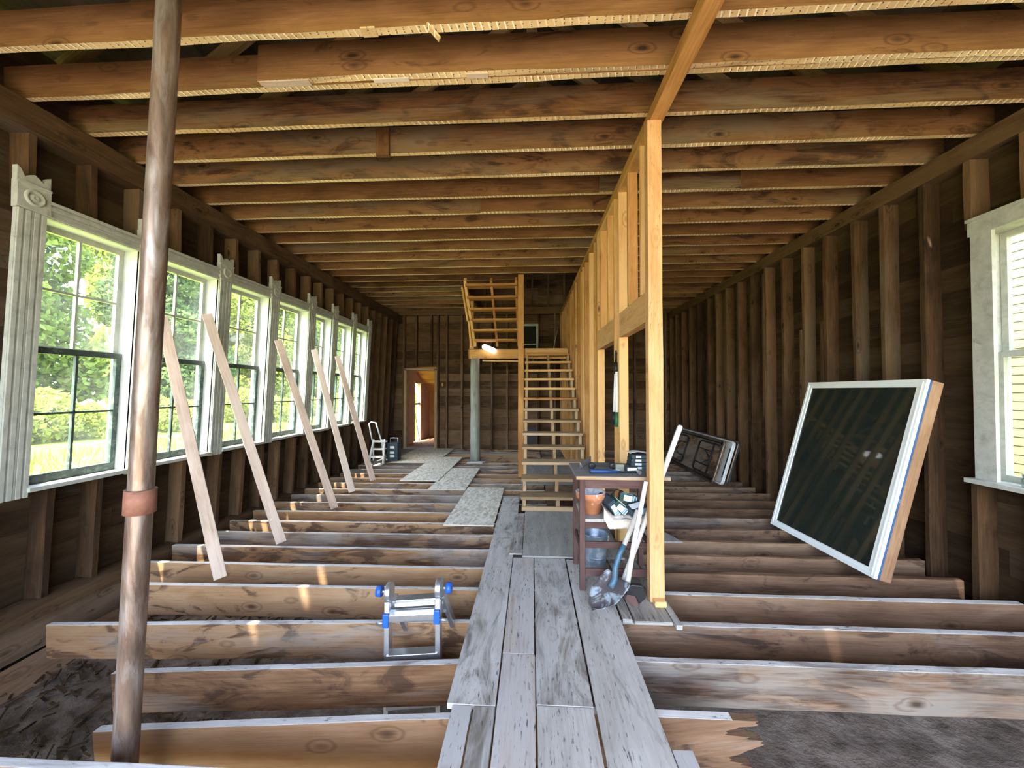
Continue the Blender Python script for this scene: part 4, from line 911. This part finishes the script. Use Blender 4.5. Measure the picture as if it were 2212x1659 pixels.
for (c, e, mt, lab) in CB:
    o = empty('carton', c); tag(o, lab, 'carton', 'cartons in the canvas sack')
    mat3 = 1.3 * Matrix.Rotation(R(e[2]), 3, 'Z') @ Matrix.Rotation(R(e[1]), 3, 'Y') @ Matrix.Rotation(R(e[0]), 3, 'X'); cc = Vector(c) + Vector((0, 0, .012))
    def loc(mb, _m=mat3, _c=cc): return mb.xf(lambda p: _c + _m @ p)
    loc(MB().box(-.055, .055, -.04, .04, -.025, .025, axis='x')).build('carton_body', mt, o, bevel=.002)
    loc(MB().box(-.03, .02, -.043, -.04, -.018, .018, axis='x')).build('paper_label', 'label_white', o)
    loc(MB().box(-.045, .03, -.025, .02, .025, .0275, axis='x')).build('paper_label', 'label_blue' if 'blue' in lab else 'label_white', o)
    for q in range(4): loc(MB().box(.022 + q * .008, .026 + q * .008, -.0425, -.04, -.022, .022, axis='z')).build('printed_stripe', 'label_white' if q % 2 else 'label_blue', o)
o = MB().tube([(.64, 3.36, .66), (.72, 3.37, .755), (.78, 3.37, .735)], .005, n=8).build('wire_hook', 'blacksteel'); tag(o, 'bent black wire hook behind the cartons on the shelf', 'wire')
# bucket under the shelf
o = empty('bucket', (.545, 3.42, .028)); tag(o, 'blue-grey metal bucket on the floor under the work table', 'bucket')
MB().lathe([(.001, 0), (.088, 0), (.092, .01), (.112, .33), (.117, .335), (.112, .342), (.107, .33), (.088, .02), (.001, .02)], (.545, 3.42, .028), n=32).build('bucket_body', 'zinc', o)
MB().lathe([(.098, .0), (.103, .003), (.0985, .008)], (.545, 3.42, .17), n=32).build('hoop', 'zinc', o)
for sx in (-1, 1): MB().box(.545 + sx * .113 - .008, .545 + sx * .113 + .008, 3.405, 3.435, .30, .345, axis='z').build('ear', 'zinc', o)
MB().tube([(.545 - .12 * math.cos(R(a)), 3.42 - .125 * math.sin(R(a)), .33 - .03 * math.sin(R(a))) for a in range(0, 181, 15)], .003, n=6).build('handle', 'alu', o)

# tools leaning at the table's front
def path(pts, n=1): return [Vector(p) for p in pts]
o = empty('shovel', (.52, 2.93, .03)); tag(o, 'round-point shovel with blue socket, blade down by the table leg', 'shovel')
def blade(u, v):      # u along the blade from tip (0) to shoulder (1), v across
    half = .118 * (min(1, (u / .42) ** .55) if u < .42 else 1.0) * (1 if u < .9 else 1 - (u - .9) * 1.5)
    s_ = (v - .5) * 2
    a = Vector((.425, 2.80, .034)); b_ = Vector((.655, 2.955, .195)); ax = b_ - a; side = Vector((.50, -.62, -.10)).normalized(); side = (side - ax.normalized() * side.dot(ax.normalized())).normalized()
    nrm = ax.normalized().cross(side)
    if nrm.z > 0: nrm = -nrm
    return a + ax * u + side * (half * s_) - nrm * (.028 * s_ * s_) + nrm * .012 * math.sin(u * 3.1)
ob = MB().grid(blade, 18, 12).build('blade', 'shovel', o, fix=False); md = ob.modifiers.new('solid', 'SOLIDIFY'); md.thickness = .003
MB().tube([(.575, 2.905, .145), (.612, 2.935, .19), (.625, 2.965, .27), (.66, 2.985, .36), (.70, 2.995, .43)], [.024, .025, .022, .021, .0205], n=14).build('socket', 'shovelblue', o)
MB().tube([(.697, 2.995, .425), (.765, 3.02, .56), (.815, 3.04, .68)], .0185, n=12).build('shaft', 'handle', o)
o = empty('mattock', (.77, 2.9, .03)); tag(o, 'dark-headed mattock, head down beside the shovel blade', 'mattock')
MB().tube([(.695, 2.915, .13), (.760, 2.925, .50), (.848, 2.935, .925)], [.0195, .0185, .0165], n=12).build('shaft', 'handle', o)
MB().prism([(.68, 2.90, .15), (.73, 2.895, .175), (.80, 2.885, .175), (.83, 2.88, .09), (.78, 2.885, .04), (.755, 2.89, .095), (.69, 2.90, .10)], (.0, .035, .004)).build('head', 'blacksteel', o, bevel=.006)
MB().prism([(.69, 2.90, .10), (.75, 2.895, .10), (.775, 2.865, .032), (.72, 2.865, .032), (.68, 2.88, .075)], (.006, .018, .004)).build('adze_blade', 'brownpaint', o, bevel=.003)
o = empty('long_handle', (.80, 3.02, .03)); tag(o, 'long bleached tool handle slanting up to the right behind the yellow post', 'tool handle')
MB().tube([(.700, 3.044, .13), (.706, 3.044, .145), (.925, 3.044, .74), (1.142, 3.044, 1.325), (1.146, 3.044, 1.336)], [.012, .0185, .0195, .0205, .012], n=14).build('shaft', 'handle', o)
MB().tube([(.672, 3.044, .04), (.702, 3.044, .135)], [.03, .021], n=12).build('ferrule', 'rust', o)
# loppers hanging on a stud of the partition
x = px(4.0) - .012; y = 4.02
o = empty('loppers', (x, y, 1.9)); tag(o, 'white-handled loppers with green grip hanging on the partition stud', 'loppers')
MB().tube([(x, y, 2.02), (x - .004, y + .02, 1.98), (x, y + .01, 1.90), (x, y - .015, 1.96), (x, y - .02, 2.0)], .008, n=8).build('blade', 'blacksteel', o)
MB().cyl((x, y, 1.90), (x, y, 1.78), .022, .03, n=14).build('pivot', 'blacksteel', o)
MB().cyl((x, y + .02, 1.80), (x - .01, y + .05, 1.38), .015, n=12).cyl((x, y - .02, 1.80), (x, y - .02, 1.38), .015, n=12).build('handle', 'white', o)
MB().cyl((x, y - .02, 1.385), (x, y - .02, 1.235), .020, .024, n=12).build('grip', 'grip_green', o)
MB().cyl((x - .01, y + .05, 1.385), (x - .012, y + .06, 1.25), .019, .022, n=12).build('grip', 'blacksteel', o)

# debris on the dirt by the window wall
mb = MB()
for i in range(900):
    x, y = rnd(-3.75, -2.1), rnd(1.4, 4.6)
    zz = dirt((x + 4.3) / 8.6, (y + 3) / 14.2)[2] + .012; a = rnd(0, 3.14); l = rnd(.02, .09)
    mb.beam((x, y, zz), (x + l * math.cos(a), y + l * math.sin(a), zz + rnd(-.005, .03)), rnd(.006, .022), rnd(.004, .012))
tag(mb.build('debris', 'sheath'), 'dark bark and splinter litter on the dirt below the windows', 'debris', kind='stuff')

# ------------------------------------------------------------------ trees and grass outside the windows
def leafcloud(blobs, n, size, seed):
    rg = np.random.default_rng(seed); tot = sum(b[3] ** 2 for b in blobs); V = []
    for (cx, cy, cz, r) in blobs:
        m_ = int(n * r * r / tot); d = rg.normal(size=(m_, 3)); d /= np.linalg.norm(d, axis=1)[:, None]
        p = np.array([cx, cy, cz]) + d * (r * (0.55 + .45 * rg.random((m_, 1)) ** .6)) * np.array([1, 1, .85]); V.append(p)
    p = np.concatenate(V); m_ = len(p)
    a = rg.normal(size=(m_, 3)); a /= np.linalg.norm(a, axis=1)[:, None]; b_ = np.cross(a, rg.normal(size=(m_, 3))); b_ /= np.linalg.norm(b_, axis=1)[:, None]
    s_ = size * (.6 + .8 * rg.random((m_, 1)))
    verts = np.stack([p + a * s_, p + b_ * s_ * .6, p - a * s_, p - b_ * s_ * .6], 1).reshape(-1, 3)
    return verts, m_, rg.random((m_, 2))
def cloud_mesh(name, blobs, n, size, seed, mat):
    v, m_, r_ = leafcloud(blobs, n, size, seed)
    me = bpy.data.meshes.new(name); me.from_pydata(v.tolist(), [], np.arange(m_ * 4).reshape(-1, 4).tolist())
    me.uv_layers.new(name='UVMap'); l2 = me.uv_layers.new(name='rnd'); l2.data.foreach_set('uv', np.repeat(r_, 4, axis=0).astype(np.float32).ravel())
    me.materials.append(M[mat]); return me
TV = []
for sd, mat, n in ((1, 'leaf_a', 26000), (2, 'leaf_b', 26000), (3, 'leaf_c', 26000)):
    rg = random.Random(sd)
    blobs = [(rg.uniform(-2.4, 2.4), rg.uniform(-2.4, 2.4), 1.2 + 10.8 * q / 27, rg.uniform(1.2, 2.2)) for q in range(28)]
    mb = MB().cyl((0, 0, -.4), (rg.uniform(-.3, .3), 0, 8.5), .26, .08, n=10, seg=4, jit=.05)
    for _ in range(4):
        z_ = rg.uniform(3, 7); mb.cyl((0, 0, z_), (rg.uniform(-2, 2), rg.uniform(-2, 2), z_ + 2), .09, .03, n=6)
    TV.append((cloud_mesh('crown', blobs, n, .18, sd, mat), mb))
trunk_me = []
def tree(i, kind, x, y, s_, label):
    gz = -.62 + .012 * max(0, -6 - x)
    r_ = empty('tree', (x, y, gz)); r_.scale = (s_, s_, s_ if s_ <= 1 else s_ * 1.45); r_.rotation_euler[2] = i * 1.7
    tag(r_, label, 'tree', 'trees beyond the windows')
    c_ = bpy.data.objects.new('crown', TV[kind][0]); COL.objects.link(c_); c_.parent = r_
    if kind in trunks: t_ = bpy.data.objects.new('trunk', trunks[kind]); COL.objects.link(t_); t_.parent = r_
    else:
        t_ = TV[kind][1].build('trunk', 'bark', fix=False, origin=(0, 0, 0)); t_.parent = r_; t_.location = (0, 0, 0); trunks[kind] = t_.data
trunks = {}
spots = [((1, 0, 2, 1, 0, 1, 2, 0)[q], -27 - .4 * (q % 2), 10 + 9.1 * q, 1.0) for q in range(8)] + [((2, 0, 1, 2, 0, 2, 1, 2)[q], -38.5, 11.5 + 12.2 * q, 1.2) for q in range(8)]
KN = ['mid green leafy tree', 'yellow-green sunlit tree', 'darker green tall tree']; cnt = {}
for i, (kd, x, y, s_) in enumerate(spots):   # front row, then the taller row behind
    back = i >= 8; ck = (kd, back); cnt[ck] = cnt.get(ck, 0) + 1
    tree(i, kd, x, y, s_, '%s %s the meadow, %s of its kind counting from the camera' % (KN[kd], 'far behind' if back else 'along', ORD[cnt[ck] - 1]))
bush_me = cloud_mesh('foliage', [(0, 0, .6, 1.0), (.9, .4, .5, .8), (-.8, -.3, .5, .8), (.1, .9, 1.1, .7)], 4500, .09, 9, 'leaf_b')
for i in range(13):
    x, y = -19.0 + rnd(-.8, .8), 9 + i * 5.4 + rnd(-.15, .15)
    r_ = empty('shrub', (x, y, -.5 + .012 * (-6 - x))); r_.scale = (1.4, 1.4, 1.15 + rnd(-.2, .3)); r_.rotation_euler[2] = i
    tag(r_, 'low bright shrub at the foot of the trees, %s along the meadow' % ORD[i], 'shrub', 'shrubs along the meadow edge')
    c_ = bpy.data.objects.new('foliage', bush_me); COL.objects.link(c_); c_.parent = r_
rg = np.random.default_rng(5); n = 16000
bx = -5.0 - 10.5 * rg.random(n) ** 1.3; by = 3 + 45 * rg.random(n); bz = -.62 + .012 * np.maximum(0, -6 - bx)
ang = rg.random(n) * 6.28; hh = .15 + .35 * rg.random(n); w = .012 + .012 * rg.random(n)
p0 = np.stack([bx, by, bz], 1); side = np.stack([np.cos(ang), np.sin(ang), 0 * ang], 1) * w[:, None]; tip = p0 + np.stack([.15 * rg.normal(size=n), .15 * rg.normal(size=n), hh], 1)
vv = np.stack([p0 - side, p0 + side, tip], 1).reshape(-1, 3)
me = bpy.data.meshes.new('grass'); me.from_pydata(vv.tolist(), [], np.arange(3 * n).reshape(-1, 3).tolist()); me.uv_layers.new(name='UVMap'); l2 = me.uv_layers.new(name='rnd')
l2.data.foreach_set('uv', np.repeat(rg.random((n, 2)), 3, axis=0).astype(np.float32).ravel()); me.materials.append(M['blade'])
o = bpy.data.objects.new('grass', me); COL.objects.link(o); tag(o, 'tall bright meadow grass outside the windows', 'grass', kind='stuff')
